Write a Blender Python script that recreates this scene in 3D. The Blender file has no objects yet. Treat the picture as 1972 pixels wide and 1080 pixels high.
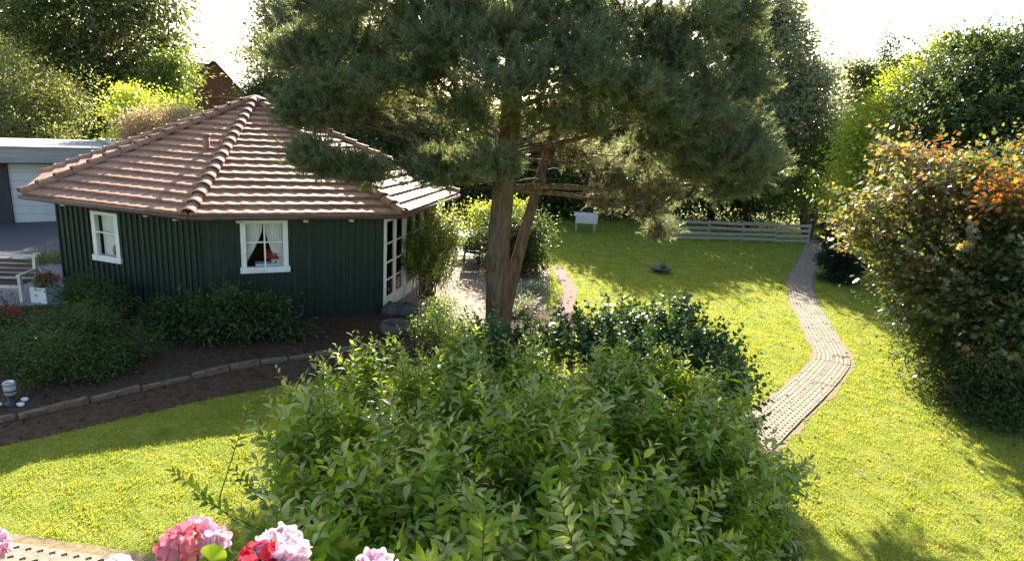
import bpy, math, random
import numpy as np
from mathutils import Vector, Matrix
rng = np.random.default_rng(11)
random.seed(5)
PI = math.pi
sc = bpy.context.scene
C = sc.collection

# ---------------------------------------------------------------- camera, sky, sun, exposure
cam_d = bpy.data.cameras.new('camera'); cam = bpy.data.objects.new('camera', cam_d); C.objects.link(cam)
sc.camera = cam
cam_d.sensor_width = 36.0; cam_d.lens = 36.0 * 1215 / 1972; cam_d.clip_start = 0.05; cam_d.clip_end = 2000
PITCH, ROLL, CAMH = 0.245, -0.061, 4.682
fw = Vector((0, math.cos(PITCH), -math.sin(PITCH))); rt = Vector((1, 0, 0)); up = rt.cross(fw)
r2 = rt * math.cos(ROLL) - up * math.sin(ROLL)
u2 = rt * math.sin(ROLL) + up * math.cos(ROLL)
cam.matrix_world = Matrix(((r2.x, u2.x, -fw.x, 0), (r2.y, u2.y, -fw.y, 0), (r2.z, u2.z, -fw.z, CAMH), (0, 0, 0, 1)))

SUN_AZ, SUN_EL = math.radians(-2.0), math.radians(26.5)
w = bpy.data.worlds.new('World'); sc.world = w; w.use_nodes = True
nt = w.node_tree; nt.nodes.clear()
sky = nt.nodes.new('ShaderNodeTexSky'); sky.sky_type = 'NISHITA'; sky.sun_disc = False
sky.sun_elevation = SUN_EL; sky.sun_rotation = SUN_AZ; sky.dust_density = 1.6; sky.air_density = 1.0; sky.ozone_density = 1.0
bg = nt.nodes.new('ShaderNodeBackground'); bg.inputs[1].default_value = 0.085
wo = nt.nodes.new('ShaderNodeOutputWorld')
nt.links.new(sky.outputs[0], bg.inputs[0]); nt.links.new(bg.outputs[0], wo.inputs[0])
sl = bpy.data.lights.new('sun', 'SUN'); sl.energy = 5.0; sl.angle = math.radians(0.5); sl.color = (1.0, 0.93, 0.80)
so = bpy.data.objects.new('sun', sl); C.objects.link(so)
sdir = Vector((math.sin(SUN_AZ) * math.cos(SUN_EL), math.cos(SUN_AZ) * math.cos(SUN_EL), math.sin(SUN_EL)))
so.rotation_euler = sdir.to_track_quat('Z', 'Y').to_euler(); so.location = (0, 60, 60)
sc.view_settings.view_transform = 'Standard'; sc.view_settings.look = 'None'
sc.view_settings.exposure = 2.28; sc.view_settings.gamma = 1.0
sc.cycles.max_bounces = 6; sc.cycles.transparent_max_bounces = 6; sc.cycles.transmission_bounces = 4
sc.cycles.diffuse_bounces = 3; sc.cycles.glossy_bounces = 2; sc.cycles.use_denoising = True
sc.cycles.caustics_reflective = False; sc.cycles.caustics_refractive = False

# ---------------------------------------------------------------- materials
def nodes(name):
    m = bpy.data.materials.new(name); m.use_nodes = True
    t = m.node_tree; t.nodes.clear()
    o = t.nodes.new('ShaderNodeOutputMaterial'); b = t.nodes.new('ShaderNodeBsdfPrincipled')
    t.links.new(b.outputs[0], o.inputs[0]); return m, t, b, o
def ramp(t, fac, stops):
    r = t.nodes.new('ShaderNodeValToRGB'); e = r.color_ramp.elements
    while len(e) < len(stops): e.new(0.5)
    for k, (p, c) in enumerate(stops): e[k].position = p; e[k].color = (*c, 1)
    t.links.new(fac, r.inputs[0]); return r.outputs[0]
def noise(t, scale, detail=4, rough=0.6, vec=None, sx=None):
    n = t.nodes.new('ShaderNodeTexNoise'); n.inputs['Scale'].default_value = scale
    n.inputs['Detail'].default_value = detail; n.inputs['Roughness'].default_value = rough
    tc = t.nodes.new('ShaderNodeTexCoord'); src = tc.outputs['Object']
    if sx:
        mp = t.nodes.new('ShaderNodeMapping'); mp.inputs['Scale'].default_value = sx
        t.links.new(src, mp.inputs[0]); src = mp.outputs[0]
    t.links.new(src, n.inputs['Vector']); return n.outputs[0]
def mix(t, fac, a, b, mode='MIX'):
    n = t.nodes.new('ShaderNodeMix'); n.data_type = 'RGBA'; n.blend_type = mode
    for sock, v in ((n.inputs[0], fac), (n.inputs[6], a), (n.inputs[7], b)):
        if isinstance(v, bpy.types.NodeSocket): t.links.new(v, sock)
        elif isinstance(v, (int, float)): sock.default_value = v
        else: sock.default_value = (*v, 1)
    return n.outputs[2]
def bump(t, b, h, strength=0.4, dist=0.02):
    n = t.nodes.new('ShaderNodeBump'); n.inputs['Strength'].default_value = strength; n.inputs['Distance'].default_value = dist
    t.links.new(h, n.inputs['Height']); t.links.new(n.outputs[0], b.inputs['Normal'])
def simple(name, c1, c2, scale=8, rough=0.7, bstr=0.25, bdist=0.01, sx=None, detail=5, spec=0.5, island=0.0, metal=0.0):
    m, t, b, o = nodes(name)
    n = noise(t, scale, detail, 0.62, sx=sx)
    col = ramp(t, n, [(0.3, c1), (0.7, c2)])
    if island:
        g = t.nodes.new('ShaderNodeNewGeometry')
        v = ramp(t, g.outputs['Random Per Island'], [(0, (1 - island,) * 3), (1, (1 + island,) * 3)])
        col = mix(t, 1.0, col, v, 'MULTIPLY')
    t.links.new(col, b.inputs['Base Color']); b.inputs['Roughness'].default_value = rough
    b.inputs['Specular IOR Level'].default_value = spec; b.inputs['Metallic'].default_value = metal
    if bstr: bump(t, b, n, bstr, bdist)
    return m
def leafmat(name, stops, trans=0.42, tcol=1.5, rough=0.5, clump=0.5, spec=0.35, tint=(1.25, 1.15, 0.45)):
    """leaf colours vary from leaf to leaf and slowly from bough to bough; part of the light passes through"""
    m, t, b, o = nodes(name)
    g = t.nodes.new('ShaderNodeNewGeometry')
    n = noise(t, clump, 2, 0.5)
    ma = t.nodes.new('ShaderNodeMath'); ma.operation = 'MULTIPLY_ADD'; ma.inputs[1].default_value = 0.6
    t.links.new(g.outputs['Random Per Island'], ma.inputs[0])
    mb = t.nodes.new('ShaderNodeMath'); mb.operation = 'MULTIPLY_ADD'; mb.inputs[1].default_value = 1.2; mb.inputs[2].default_value = -0.4
    t.links.new(n, mb.inputs[0]); t.links.new(mb.outputs[0], ma.inputs[2])
    col = ramp(t, ma.outputs[0], stops)
    t.links.new(col, b.inputs['Base Color']); b.inputs['Roughness'].default_value = rough
    b.inputs['Specular IOR Level'].default_value = spec
    tr = t.nodes.new('ShaderNodeBsdfTranslucent')
    tc = mix(t, 1.0, col, tuple(v * tcol for v in tint), 'MULTIPLY')
    t.links.new(tc, tr.inputs[0])
    ms = t.nodes.new('ShaderNodeMixShader'); ms.inputs[0].default_value = trans
    t.links.new(b.outputs[0], ms.inputs[1]); t.links.new(tr.outputs[0], ms.inputs[2]); t.links.new(ms.outputs[0], o.inputs[0])
    return m

M = {}
# lawn
m, t, b, o = nodes('lawn')
n1 = noise(t, 0.55, 5, 0.65); n2 = noise(t, 34, 4, 0.7); n3 = noise(t, 3.2, 5, 0.7)
c = ramp(t, n3, [(0.28, (0.12, 0.165, 0.022)), (0.5, (0.20, 0.235, 0.032)), (0.72, (0.28, 0.265, 0.06))])
c = mix(t, ramp(t, n1, [(0.5, (0, 0, 0)), (0.75, (0.55,) * 3)]), c, (0.22, 0.20, 0.05))
c = mix(t, 0.55, c, ramp(t, n2, [(0.35, (0.35,) * 3), (0.65, (1.5,) * 3)]), 'MULTIPLY')
t.links.new(c, b.inputs['Base Color']); b.inputs['Roughness'].default_value = 0.9; b.inputs['Specular IOR Level'].default_value = 0.1
bump(t, b, n2, 0.8, 0.03); M['lawn'] = m
M['grass'] = leafmat('grass_blade', [(0.0, (0.12, 0.185, 0.022)), (0.45, (0.235, 0.285, 0.034)), (0.75, (0.33, 0.335, 0.055)), (1.0, (0.46, 0.38, 0.15))], 0.42, 1.4, 0.6, 1.7, 0.2, (1.2, 1.1, 0.6))
M['soil'] = simple('soil', (0.040, 0.025, 0.014), (0.10, 0.065, 0.040), 9, 0.95, 0.9, 0.04, detail=8, spec=0.1)
M['dirt_edge'] = simple('dirt_edge', (0.15, 0.115, 0.06), (0.29, 0.22, 0.12), 14, 0.95, 0.8, 0.02, detail=8, spec=0.1)
M['paver'] = simple('paver_concrete', (0.17, 0.135, 0.10), (0.345, 0.28, 0.21), 22, 0.9, 0.5, 0.006, detail=8, spec=0.2)
M['paver_fill'] = simple('paver_fill', (0.09, 0.07, 0.04), (0.17, 0.14, 0.08), 30, 0.95, 0.8, 0.01, spec=0.1)
M['gravel'] = simple('gravel', (0.18, 0.14, 0.105), (0.36, 0.295, 0.225), 60, 0.95, 0.8, 0.01, detail=8, spec=0.1)
M['redpave'] = simple('red_paving', (0.13, 0.065, 0.05), (0.24, 0.135, 0.105), 20, 0.9, 0.6, 0.008, spec=0.15)
M['terrace'] = simple('terrace_paving', (0.22, 0.20, 0.21), (0.36, 0.33, 0.34), 16, 0.85, 0.4, 0.006, spec=0.3)
M['asphalt'] = simple('asphalt', (0.060, 0.058, 0.062), (0.105, 0.10, 0.105), 24, 0.85, 0.5, 0.006, spec=0.3)
M['kerb'] = simple('kerb_stone', (0.075, 0.052, 0.036), (0.20, 0.15, 0.105), 9, 0.9, 0.6, 0.02, detail=9, island=0.3, spec=0.2)
M['rock'] = simple('rock', (0.03, 0.032, 0.026), (0.10, 0.098, 0.08), 6, 0.85, 0.7, 0.03, detail=9)
M['green'] = simple('green_boards', (0.006, 0.017, 0.010), (0.011, 0.027, 0.016), 3, 0.55, 0.25, 0.004, sx=(6, 6, 0.6), spec=0.35, island=0.25)
M['white'] = simple('white_paint', (0.62, 0.60, 0.55), (0.80, 0.78, 0.72), 5, 0.5, 0.1, 0.003)
M['garage_white'] = simple('garage_paint', (0.50, 0.48, 0.46), (0.60, 0.58, 0.55), 2, 0.5, 0.05, 0.003)
M['fascia'] = simple('fascia_boards', (0.20, 0.20, 0.175), (0.34, 0.335, 0.30), 3, 0.8, 0.3, 0.01, sx=(0.4, 0.4, 6))
M['dark_wall'] = simple('dark_wall', (0.035, 0.028, 0.025), (0.06, 0.05, 0.045), 6, 0.8, 0.2, 0.01)
# clay tiles : base colour with lichen and weathering
m, t, b, o = nodes('clay_tile')
g = t.nodes.new('ShaderNodeNewGeometry')
n1 = noise(t, 1.3, 6, 0.7); n2 = noise(t, 26, 5, 0.7)
c = ramp(t, n1, [(0.3, (0.22, 0.095, 0.055)), (0.55, (0.32, 0.150, 0.088)), (0.8, (0.39, 0.235, 0.15))])
c = mix(t, ramp(t, n2, [(0.52, (0, 0, 0)), (0.72, (0.75,) * 3)]), c, (0.50, 0.42, 0.33))
c = mix(t, ramp(t, n2, [(0.25, (0.6,) * 3), (0.42, (0, 0, 0))]), c, (0.10, 0.055, 0.045))
c = mix(t, 0.7, c, ramp(t, g.outputs['Random Per Island'], [(0, (0.75,) * 3), (1, (1.15,) * 3)]), 'MULTIPLY')
t.links.new(c, b.inputs['Base Color']); b.inputs['Roughness'].default_value = 0.75; b.inputs['Specular IOR Level'].default_value = 0.4
bump(t, b, n2, 0.4, 0.006); M['tile'] = m
M['gutter'] = simple('brown_gutter', (0.06, 0.030, 0.020), (0.10, 0.055, 0.04), 6, 0.5, 0.1, 0.003)
M['soffit'] = simple('soffit', (0.05, 0.035, 0.022), (0.09, 0.06, 0.04), 6, 0.7, 0.2, 0.003)
M['brick'] = simple('brick_wall', (0.12, 0.048, 0.040), (0.19, 0.080, 0.064), 9, 0.9, 0.3, 0.01, spec=0.2)
M['slate'] = simple('dark_roof', (0.03, 0.027, 0.027), (0.06, 0.05, 0.05), 9, 0.8, 0.3, 0.01)
M['bark'] = simple('pine_bark', (0.045, 0.030, 0.020), (0.20, 0.135, 0.095), 5, 0.95, 1.0, 0.06, sx=(2.6, 2.6, 0.5), detail=9, spec=0.1)
M['bark2'] = simple('grey_bark', (0.035, 0.028, 0.02), (0.12, 0.095, 0.07), 7, 0.95, 0.8, 0.03, sx=(2, 2, 0.5), detail=8, spec=0.1)
M['stem'] = simple('stem', (0.05, 0.055, 0.02), (0.12, 0.10, 0.05), 9, 0.8, 0.2, 0.003, spec=0.2)
M['wood'] = simple('bench_wood', (0.05, 0.025, 0.015), (0.11, 0.06, 0.035), 4, 0.6, 0.2, 0.005, sx=(1, 1, 6))
M['pale_wood'] = simple('pale_wood', (0.50, 0.43, 0.32), (0.66, 0.58, 0.45), 5, 0.6, 0.2, 0.004)
M['fence'] = simple('weathered_board', (0.17, 0.17, 0.14), (0.34, 0.33, 0.28), 5, 0.85, 0.4, 0.008, sx=(0.5, 0.5, 5), island=0.2)
M['blue'] = simple('blue_cloth', (0.02, 0.035, 0.09), (0.035, 0.055, 0.13), 8, 0.8, 0.2, 0.004)
M['metal'] = simple('grey_metal', (0.25, 0.27, 0.28), (0.40, 0.42, 0.43), 8, 0.35, 0.1, 0.002, metal=0.7)
M['black'] = simple('black_plastic', (0.012, 0.012, 0.013), (0.03, 0.03, 0.032), 8, 0.4, 0.05, 0.002)
M['terracotta'] = simple('terracotta', (0.25, 0.11, 0.06), (0.36, 0.17, 0.10), 8, 0.8, 0.2, 0.004)
M['wicker'] = simple('wicker', (0.20, 0.10, 0.04), (0.36, 0.20, 0.10), 30, 0.8, 0.5, 0.006)
M['red'] = simple('red_petals', (0.35, 0.01, 0.015), (0.6, 0.03, 0.04), 20, 0.6, 0.2, 0.004)
M['curtain'] = simple('net_curtain', (0.55, 0.53, 0.48), (0.72, 0.70, 0.64), 14, 0.9, 0.5, 0.01, sx=(3, 3, 0.3))
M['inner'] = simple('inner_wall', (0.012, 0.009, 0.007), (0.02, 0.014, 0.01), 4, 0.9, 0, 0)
M['lampglass'] = simple('lamp_glass', (0.20, 0.23, 0.24), (0.30, 0.33, 0.34), 8, 0.2, 0, 0)
m, t, b, o = nodes('window_glass')
b.inputs['Base Color'].default_value = (0.9, 0.95, 0.95, 1); b.inputs['Roughness'].default_value = 0.03
tr = t.nodes.new('ShaderNodeBsdfTransparent'); ms = t.nodes.new('ShaderNodeMixShader'); fr = t.nodes.new('ShaderNodeFresnel')
fr.inputs[0].default_value = 1.18; gl = t.nodes.new('ShaderNodeBsdfGlossy'); gl.inputs['Roughness'].default_value = 0.03
t.links.new(fr.outputs[0], ms.inputs[0]); t.links.new(tr.outputs[0], ms.inputs[1]); t.links.new(gl.outputs[0], ms.inputs[2])
t.links.new(ms.outputs[0], o.inputs[0]); M['glass'] = m

LM = {
 'pine': leafmat('pine_needles', [(0, (0.070, 0.090, 0.048)), (0.5, (0.120, 0.145, 0.078)), (0.85, (0.19, 0.205, 0.11)), (1, (0.30, 0.26, 0.15))], 0.42, 1.6, 0.45, 0.6, 0.5, (1.15, 1.1, 0.6)),
 'shrub': leafmat('shrub_leaf', [(0, (0.070, 0.135, 0.010)), (0.4, (0.125, 0.215, 0.014)), (0.75, (0.215, 0.30, 0.024)), (1, (0.36, 0.37, 0.055))], 0.45, 1.8, 0.5, 1.6, 0.25),
 'dark': leafmat('dark_leaf', [(0, (0.028, 0.048, 0.015)), (0.6, (0.055, 0.085, 0.024)), (1, (0.11, 0.14, 0.04))], 0.38, 1.5, 0.5, 0.8, 0.25),
 'lilac': leafmat('broad_leaf', [(0, (0.032, 0.070, 0.016)), (0.6, (0.060, 0.120, 0.026)), (1, (0.11, 0.17, 0.036))], 0.34, 1.4, 0.42, 0.8, 0.3),
 'olive': leafmat('olive_leaf', [(0, (0.045, 0.060, 0.022)), (0.5, (0.085, 0.105, 0.034)), (1, (0.17, 0.17, 0.07))], 0.45, 1.6, 0.35, 0.25, 0.6, (1.15, 1.1, 0.6)),
 'mid': leafmat('mid_leaf', [(0, (0.055, 0.085, 0.022)), (0.5, (0.10, 0.145, 0.032)), (1, (0.20, 0.23, 0.06))], 0.45, 1.6, 0.36, 0.3, 0.6),
 'grey': leafmat('silver_leaf', [(0, (0.12, 0.135, 0.075)), (0.5, (0.21, 0.225, 0.13)), (1, (0.38, 0.37, 0.26))], 0.45, 1.5, 0.36, 0.3, 0.6, (1.1, 1.05, 0.75)),
 'lime': leafmat('lime_leaf', [(0, (0.14, 0.19, 0.022)), (0.5, (0.24, 0.30, 0.035)), (1, (0.38, 0.40, 0.08))], 0.50, 1.7, 0.38, 0.4, 0.5, (1.2, 1.1, 0.5)),
 'gold': leafmat('gold_leaf', [(0, (0.08, 0.10, 0.03)), (0.5, (0.15, 0.17, 0.055)), (1, (0.30, 0.30, 0.12))], 0.5, 1.6, 0.45, 0.4, 0.4, (1.15, 1.05, 0.6)),
 'pinkish': leafmat('dry_flower_leaf', [(0, (0.18, 0.18, 0.07)), (0.5, (0.32, 0.25, 0.15)), (1, (0.45, 0.34, 0.26))], 0.48, 1.5, 0.45, 0.6, 0.4, (1.1, 1.0, 0.7)),
 'maple': leafmat('maple_leaf', [(0, (0.040, 0.066, 0.022)), (0.42, (0.090, 0.115, 0.035)), (0.64, (0.165, 0.155, 0.06)), (0.82, (0.25, 0.155, 0.09)), (1, (0.42, 0.18, 0.05))], 0.45, 2.0, 0.25, 0.45, 1.0, (1.15, 1.0, 0.5)),
 'rhodo': leafmat('evergreen_leaf', [(0, (0.030, 0.055, 0.014)), (0.5, (0.055, 0.090, 0.022)), (1, (0.11, 0.15, 0.04))], 0.34, 1.4, 0.5, 1.6, 0.25),
 'young': leafmat('young_leaf', [(0, (0.16, 0.22, 0.04)), (0.5, (0.26, 0.31, 0.07)), (1, (0.42, 0.42, 0.14))], 0.45, 1.4, 0.36, 0.9, 0.7, (1.15, 1.05, 0.6)),  # pale young leaves, with the sun's highlights on shoot tips put into the colour
 'orange': leafmat('orange_leaf', [(0, (0.16, 0.07, 0.035)), (0.5, (0.32, 0.13, 0.035)), (1, (0.52, 0.30, 0.04))], 0.45, 1.3, 0.4, 1.0, 0.4, (1.2, 0.9, 0.3)),
 'bloom': leafmat('small_white_flowers', [(0, (0.45, 0.42, 0.34)), (1, (0.75, 0.72, 0.62))], 0.2, 1.0, 0.6, 1.0, 0.3, (1, 1, 1)),
 'redbloom': leafmat('small_red_flowers', [(0, (0.25, 0.015, 0.02)), (1, (0.5, 0.05, 0.06))], 0.2, 1.0, 0.6, 1.0, 0.3, (1, 0.8, 0.8)),
 'fallen': leafmat('fallen_leaf', [(0, (0.05, 0.032, 0.015)), (0.6, (0.13, 0.075, 0.03)), (1, (0.40, 0.32, 0.14))], 0.1, 1.0, 0.7, 2.0, 0.2, (1, 1, 1)),
}

# ---------------------------------------------------------------- objects
ORG = {}
def tag(o, label=None, cat=None, group=None, kind=None):
    if label: o['label'] = label
    if cat: o['category'] = cat
    if group: o['group'] = group
    if kind: o['kind'] = kind
    return o
def thing(name, label, cat, loc, group=None):
    o = bpy.data.objects.new(name, None); C.objects.link(o); o.location = loc; o.empty_display_size = 0.2
    ORG[o.name] = Vector(loc); return tag(o, label, cat, group)
def link(name, me, mat, parent, loc=(0, 0, 0)):
    o = bpy.data.objects.new(name, me); C.objects.link(o)
    if mat: me.materials.append(mat)
    if parent: o.parent = parent; ORG[o.name] = ORG[parent.name]
    else: o.location = loc; ORG[o.name] = Vector(loc)
    return o
class MB:
    """collects shapes given in metres in the garden's own coordinates, linked as one mesh"""
    def __init__(s): s.v = []; s.f = []; s.sm = []
    def add(s, vs, fs, smooth=False):
        k = len(s.v); s.v += [tuple(p) for p in vs]; s.f += [tuple(i + k for i in f) for f in fs]; s.sm += [smooth] * len(fs); return s
    def box(s, c, d, rz=0.0, ry=0.0, rx=0.0, bev=0.0):
        x, y, z = d[0] / 2, d[1] / 2, d[2] / 2
        R = Matrix.Rotation(rz, 3, 'Z') @ Matrix.Rotation(ry, 3, 'Y') @ Matrix.Rotation(rx, 3, 'X')
        if bev <= 0:
            P = [(-x, -y, -z), (x, -y, -z), (x, y, -z), (-x, y, -z), (-x, -y, z), (x, -y, z), (x, y, z), (-x, y, z)]
            F = [(3, 2, 1, 0), (4, 5, 6, 7), (0, 1, 5, 4), (1, 2, 6, 5), (2, 3, 7, 6), (3, 0, 4, 7)]
        else:
            P = []; F = []
            rings = [(x - bev, y - bev, -z), (x, y, -z + bev), (x, y, z - bev), (x - bev, y - bev, z)]
            for a, b_, h in rings: P += [(-a, -b_, h), (a, -b_, h), (a, b_, h), (-a, b_, h)]
            F.append((3, 2, 1, 0)); F.append((12, 13, 14, 15))
            for r in range(3):
                for k in range(4): F.append((r * 4 + k, r * 4 + (k + 1) % 4, r * 4 + 4 + (k + 1) % 4, r * 4 + 4 + k))
        return s.add([Vector(c) + R @ Vector(p) for p in P], F)
    def bar(s, a, b, wd, ht=None, upv=(0, 0, 1)):
        a = Vector(a); b = Vector(b); ht = ht or wd; d = (b - a).normalized(); upv = Vector(upv)
        if abs(d.dot(upv)) > 0.98: upv = Vector((0, 1, 0))
        q = d.cross(upv).normalized(); u = q.cross(d)
        P = [p + q * i * wd / 2 + u * j * ht / 2 for p in (a, b) for i, j in ((-1, -1), (1, -1), (1, 1), (-1, 1))]
        return s.add(P, [(3, 2, 1, 0), (4, 5, 6, 7), (0, 1, 5, 4), (1, 2, 6, 5), (2, 3, 7, 6), (3, 0, 4, 7)])
    def tube(s, pts, rad, n=8, cap=True, smooth=True, wob=0.0):
        pts = [Vector(p) for p in pts]; k = len(pts); P = []; prev = None
        for i, p in enumerate(pts):
            d = (pts[min(i + 1, k - 1)] - pts[max(i - 1, 0)]).normalized()
            q = prev if prev is not None else (Vector((1, 0, 0)) if abs(d.x) < 0.9 else Vector((0, 1, 0)))
            q = (q - d * q.dot(d)).normalized(); prev = q; u = d.cross(q)
            r = rad[i] if hasattr(rad, '__len__') else rad
            for j in range(n):
                a = 2 * PI * j / n; rr = r * (1 + (random.uniform(-wob, wob) if wob else 0))
                P.append(p + (q * math.cos(a) + u * math.sin(a)) * rr)
        F = [(i * n + j, i * n + (j + 1) % n, (i + 1) * n + (j + 1) % n, (i + 1) * n + j) for i in range(k - 1) for j in range(n)]
        if cap: F += [tuple(range(n - 1, -1, -1)), tuple((k - 1) * n + j for j in range(n))]
        return s.add(P, F, smooth)
    def lathe(s, c, prof, n=20, smooth=True):
        P = [(c[0] + r * math.cos(2 * PI * j / n), c[1] + r * math.sin(2 * PI * j / n), c[2] + z) for r, z in prof for j in range(n)]
        F = [(i * n + j, i * n + (j + 1) % n, (i + 1) * n + (j + 1) % n, (i + 1) * n + j) for i in range(len(prof) - 1) for j in range(n)]
        F += [tuple(range(n - 1, -1, -1)), tuple((len(prof) - 1) * n + j for j in range(n))]
        return s.add(P, F, smooth)
    def blob(s, c, r, seed=0, n=14, amp=0.15):
        P = []; F = []; R_ = random.Random(seed); ph = [R_.uniform(0, 6) for _ in range(6)]
        m_ = n // 2
        for i in range(m_ + 1):
            th = PI * i / m_
            for j in range(n):
                a = 2 * PI * j / n; q = 1 + amp * (math.sin(2 * a + ph[0] + th * 2) + 0.6 * math.sin(3 * a + ph[1]) * math.sin(2 * th + ph[2]) + 0.5 * math.sin(5 * th + ph[3] + a))
                P.append((c[0] + r[0] * q * math.sin(th) * math.cos(a), c[1] + r[1] * q * math.sin(th) * math.sin(a), c[2] + r[2] * q * math.cos(th)))
        F = [(i * n + j, (i + 1) * n + j, (i + 1) * n + (j + 1) % n, i * n + (j + 1) % n) for i in range(m_) for j in range(n)]
        return s.add(P, F, True)
    def sheet(s, poly, z): return s.add([(p[0], p[1], z) for p in poly], [tuple(range(len(poly)))])
    def build(s, name, mat, parent=None, loc=(0, 0, 0)):
        me = bpy.data.meshes.new(name)
        o_ = ORG[parent.name] if parent else Vector(loc)
        me.from_pydata([(p[0] - o_.x, p[1] - o_.y, p[2] - o_.z) for p in s.v], [], s.f)
        me.polygons.foreach_set('use_smooth', s.sm)
        ob = link(name, me, mat, parent, loc); me.update(); return ob
def npmesh(name, V, F, mat, parent=None, loc=(0, 0, 0), smooth=False):
    """V (n,3) metres, F (m,k) indices, all faces with k corners"""
    o_ = ORG[parent.name] if parent else Vector(loc)
    me = bpy.data.meshes.new(name); F = np.asarray(F, dtype=np.int32); k = F.shape[1]
    me.vertices.add(len(V)); me.vertices.foreach_set('co', (np.asarray(V) - np.array(o_)).astype(np.float32).ravel())
    me.loops.add(F.size); me.loops.foreach_set('vertex_index', F.ravel())
    me.polygons.add(len(F)); me.polygons.foreach_set('loop_start', np.arange(0, F.size, k, dtype=np.int32))
    me.polygons.foreach_set('loop_total', np.full(len(F), k, dtype=np.int32))
    if smooth: me.polygons.foreach_set('use_smooth', np.ones(len(F), dtype=bool))
    me.update(calc_edges=True); me.validate()
    return link(name, me, mat, parent, loc)

# leaf templates: verts in (along, across, normal), triangles
T_KITE = (np.array([(0, 0, 0), (.45, -.28, .05), (1, 0, -.08), (.45, .28, .05)]), np.array([(0, 1, 2), (0, 2, 3)]))
T_LEAF = (np.array([(0, 0, 0), (.28, -.17, .05), (.28, 0, 0), (.28, .17, .05), (.62, -.15, .0), (.62, 0, -.05), (.62, .15, .0), (1, 0, -.2)]),
          np.array([(0, 1, 2), (0, 2, 3), (1, 4, 5), (1, 5, 2), (2, 5, 6), (2, 6, 3), (4, 7, 5), (5, 7, 6)]))
T_ROUND = (np.array([(0, 0, 0), (.25, -.36, .06), (.3, 0, 0), (.25, .36, .06), (.62, -.33, .03), (.65, 0, -.04), (.62, .33, .03), (1, 0, -.14)]), T_LEAF[1])
T_STAR = (np.array([(0, 0, 0), (.35, -.5, .05), (.42, -.2, 0), (.85, -.38, -.05), (.66, -.1, 0), (1.05, 0, -.08), (.66, .1, 0), (.85, .38, -.05), (.42, .2, 0), (.35, .5, .05)]),
          np.array([(0, 1, 2), (2, 3, 4), (4, 5, 6), (6, 7, 8), (8, 9, 0), (0, 2, 4), (0, 4, 6), (0, 6, 8)]))
T_NEEDLE = (np.array([(0, -.5, 0), (0, .5, 0), (1, 0, 0)]), np.array([(0, 1, 2)]))
def unit(a): return a / np.maximum(np.linalg.norm(a, axis=-1, keepdims=True), 1e-9)
def place(T, P, D, N, S, W=None):
    """one template at every P, along D, facing N, length S, width W*S"""
    D = unit(D); B = unit(np.cross(N, D)); Nn = np.cross(D, B); tv, tf = T
    W = np.ones(len(P)) if W is None else np.broadcast_to(W, len(P)); S = np.broadcast_to(S, len(P))
    V = P[:, None] + S[:, None, None] * (tv[None, :, 0:1] * D[:, None] + tv[None, :, 1:2] * W[:, None, None] * B[:, None] + tv[None, :, 2:3] * Nn[:, None])
    F = tf[None] + (np.arange(len(P)) * len(tv))[:, None, None]
    return V.reshape(-1, 3), F.reshape(-1, 3)
def rdir(n): return unit(rng.normal(size=(n, 3)))
def lobe_points(lobes, n, shell=0.45, wts=None):
    L = np.array(lobes, float); r = L[:, 3:6]
    wt = (r.prod(1) ** 0.72) if wts is None else np.array(wts, float); wt = wt / wt.sum()
    k = rng.choice(len(L), n, p=wt); d = rdir(n); q = rng.random(n) ** shell
    # knobbly radius so no lobe reads as an ellipsoid
    wob = 1 + 0.16 * np.sin(d[:, 0] * 5 + k * 2.1) * np.cos(d[:, 2] * 4 + k) + 0.12 * np.sin(d[:, 1] * 9 + k * 1.3) + 0.09 * np.sin(d[:, 2] * 13 + d[:, 0] * 7 + k)
    return L[k, :3] + d * r[k] * (q * wob)[:, None], d, k
def foliage(name, lobes, mat, parent, nclust, nleaf, size, T=T_KITE, spread=None, shell=0.45, upw=0.35, droop=0.1, flat=0.7, wts=None, zmin=0.03):
    # boughs: smaller clumps sit on and inside every lobe, so the outline is broken and gaps open between them
    big = np.array(lobes, float); nb_ = max(6, min(26, int(nclust / len(lobes) / 7))); sub = []; sw = []
    for l in big:
        dd = rdir(nb_); dd[:, 2] = np.where(rng.random(nb_) < 0.7, np.abs(dd[:, 2]), dd[:, 2]); q = rng.uniform(0.45, 1.08, nb_); fr_ = rng.uniform(0.20, 0.42, nb_)
        sub += [tuple(l[:3] + dd[i_] * l[3:6] * q[i_]) + tuple(np.maximum(l[3:6].mean() * fr_[i_] * np.array([1.15, 1.15, 0.7]), 0.02)) for i_ in range(nb_)]; sw += list(fr_ ** 2 * (l[3:6].prod() ** 0.72))
        sub.append(tuple(l[:3]) + tuple(l[3:6] * 0.8)); sw.append(0.10 * nb_ * 0.1 * (l[3:6].prod() ** 0.72) * 2.2)
    P, d, k = lobe_points(sub, nclust, shell, sw)
    spread = spread or size * 3.2
    sp = spread * rng.uniform(0.6, 1.5, nclust)
    off = rng.normal(size=(nclust, nleaf, 3)) * sp[:, None, None] * np.array([1, 1, flat])
    Q = (P[:, None] + off).reshape(-1, 3)
    out = np.repeat(d, nleaf, 0) + unit(off.reshape(-1, 3)) * 0.8
    D = unit(out + rng.normal(size=Q.shape) * 0.6 + [0, 0, -droop]); N = unit(rng.normal(size=Q.shape) * 0.65 + out * 0.3 + [0, 0, upw * 2])
    S = size * rng.uniform(0.6, 1.35, len(Q)); ok = Q[:, 2] > zmin
    V, F = place(T, Q[ok], D[ok], N[ok], S[ok])
    npmesh(name, V, F, mat, parent)
    return P
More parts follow.
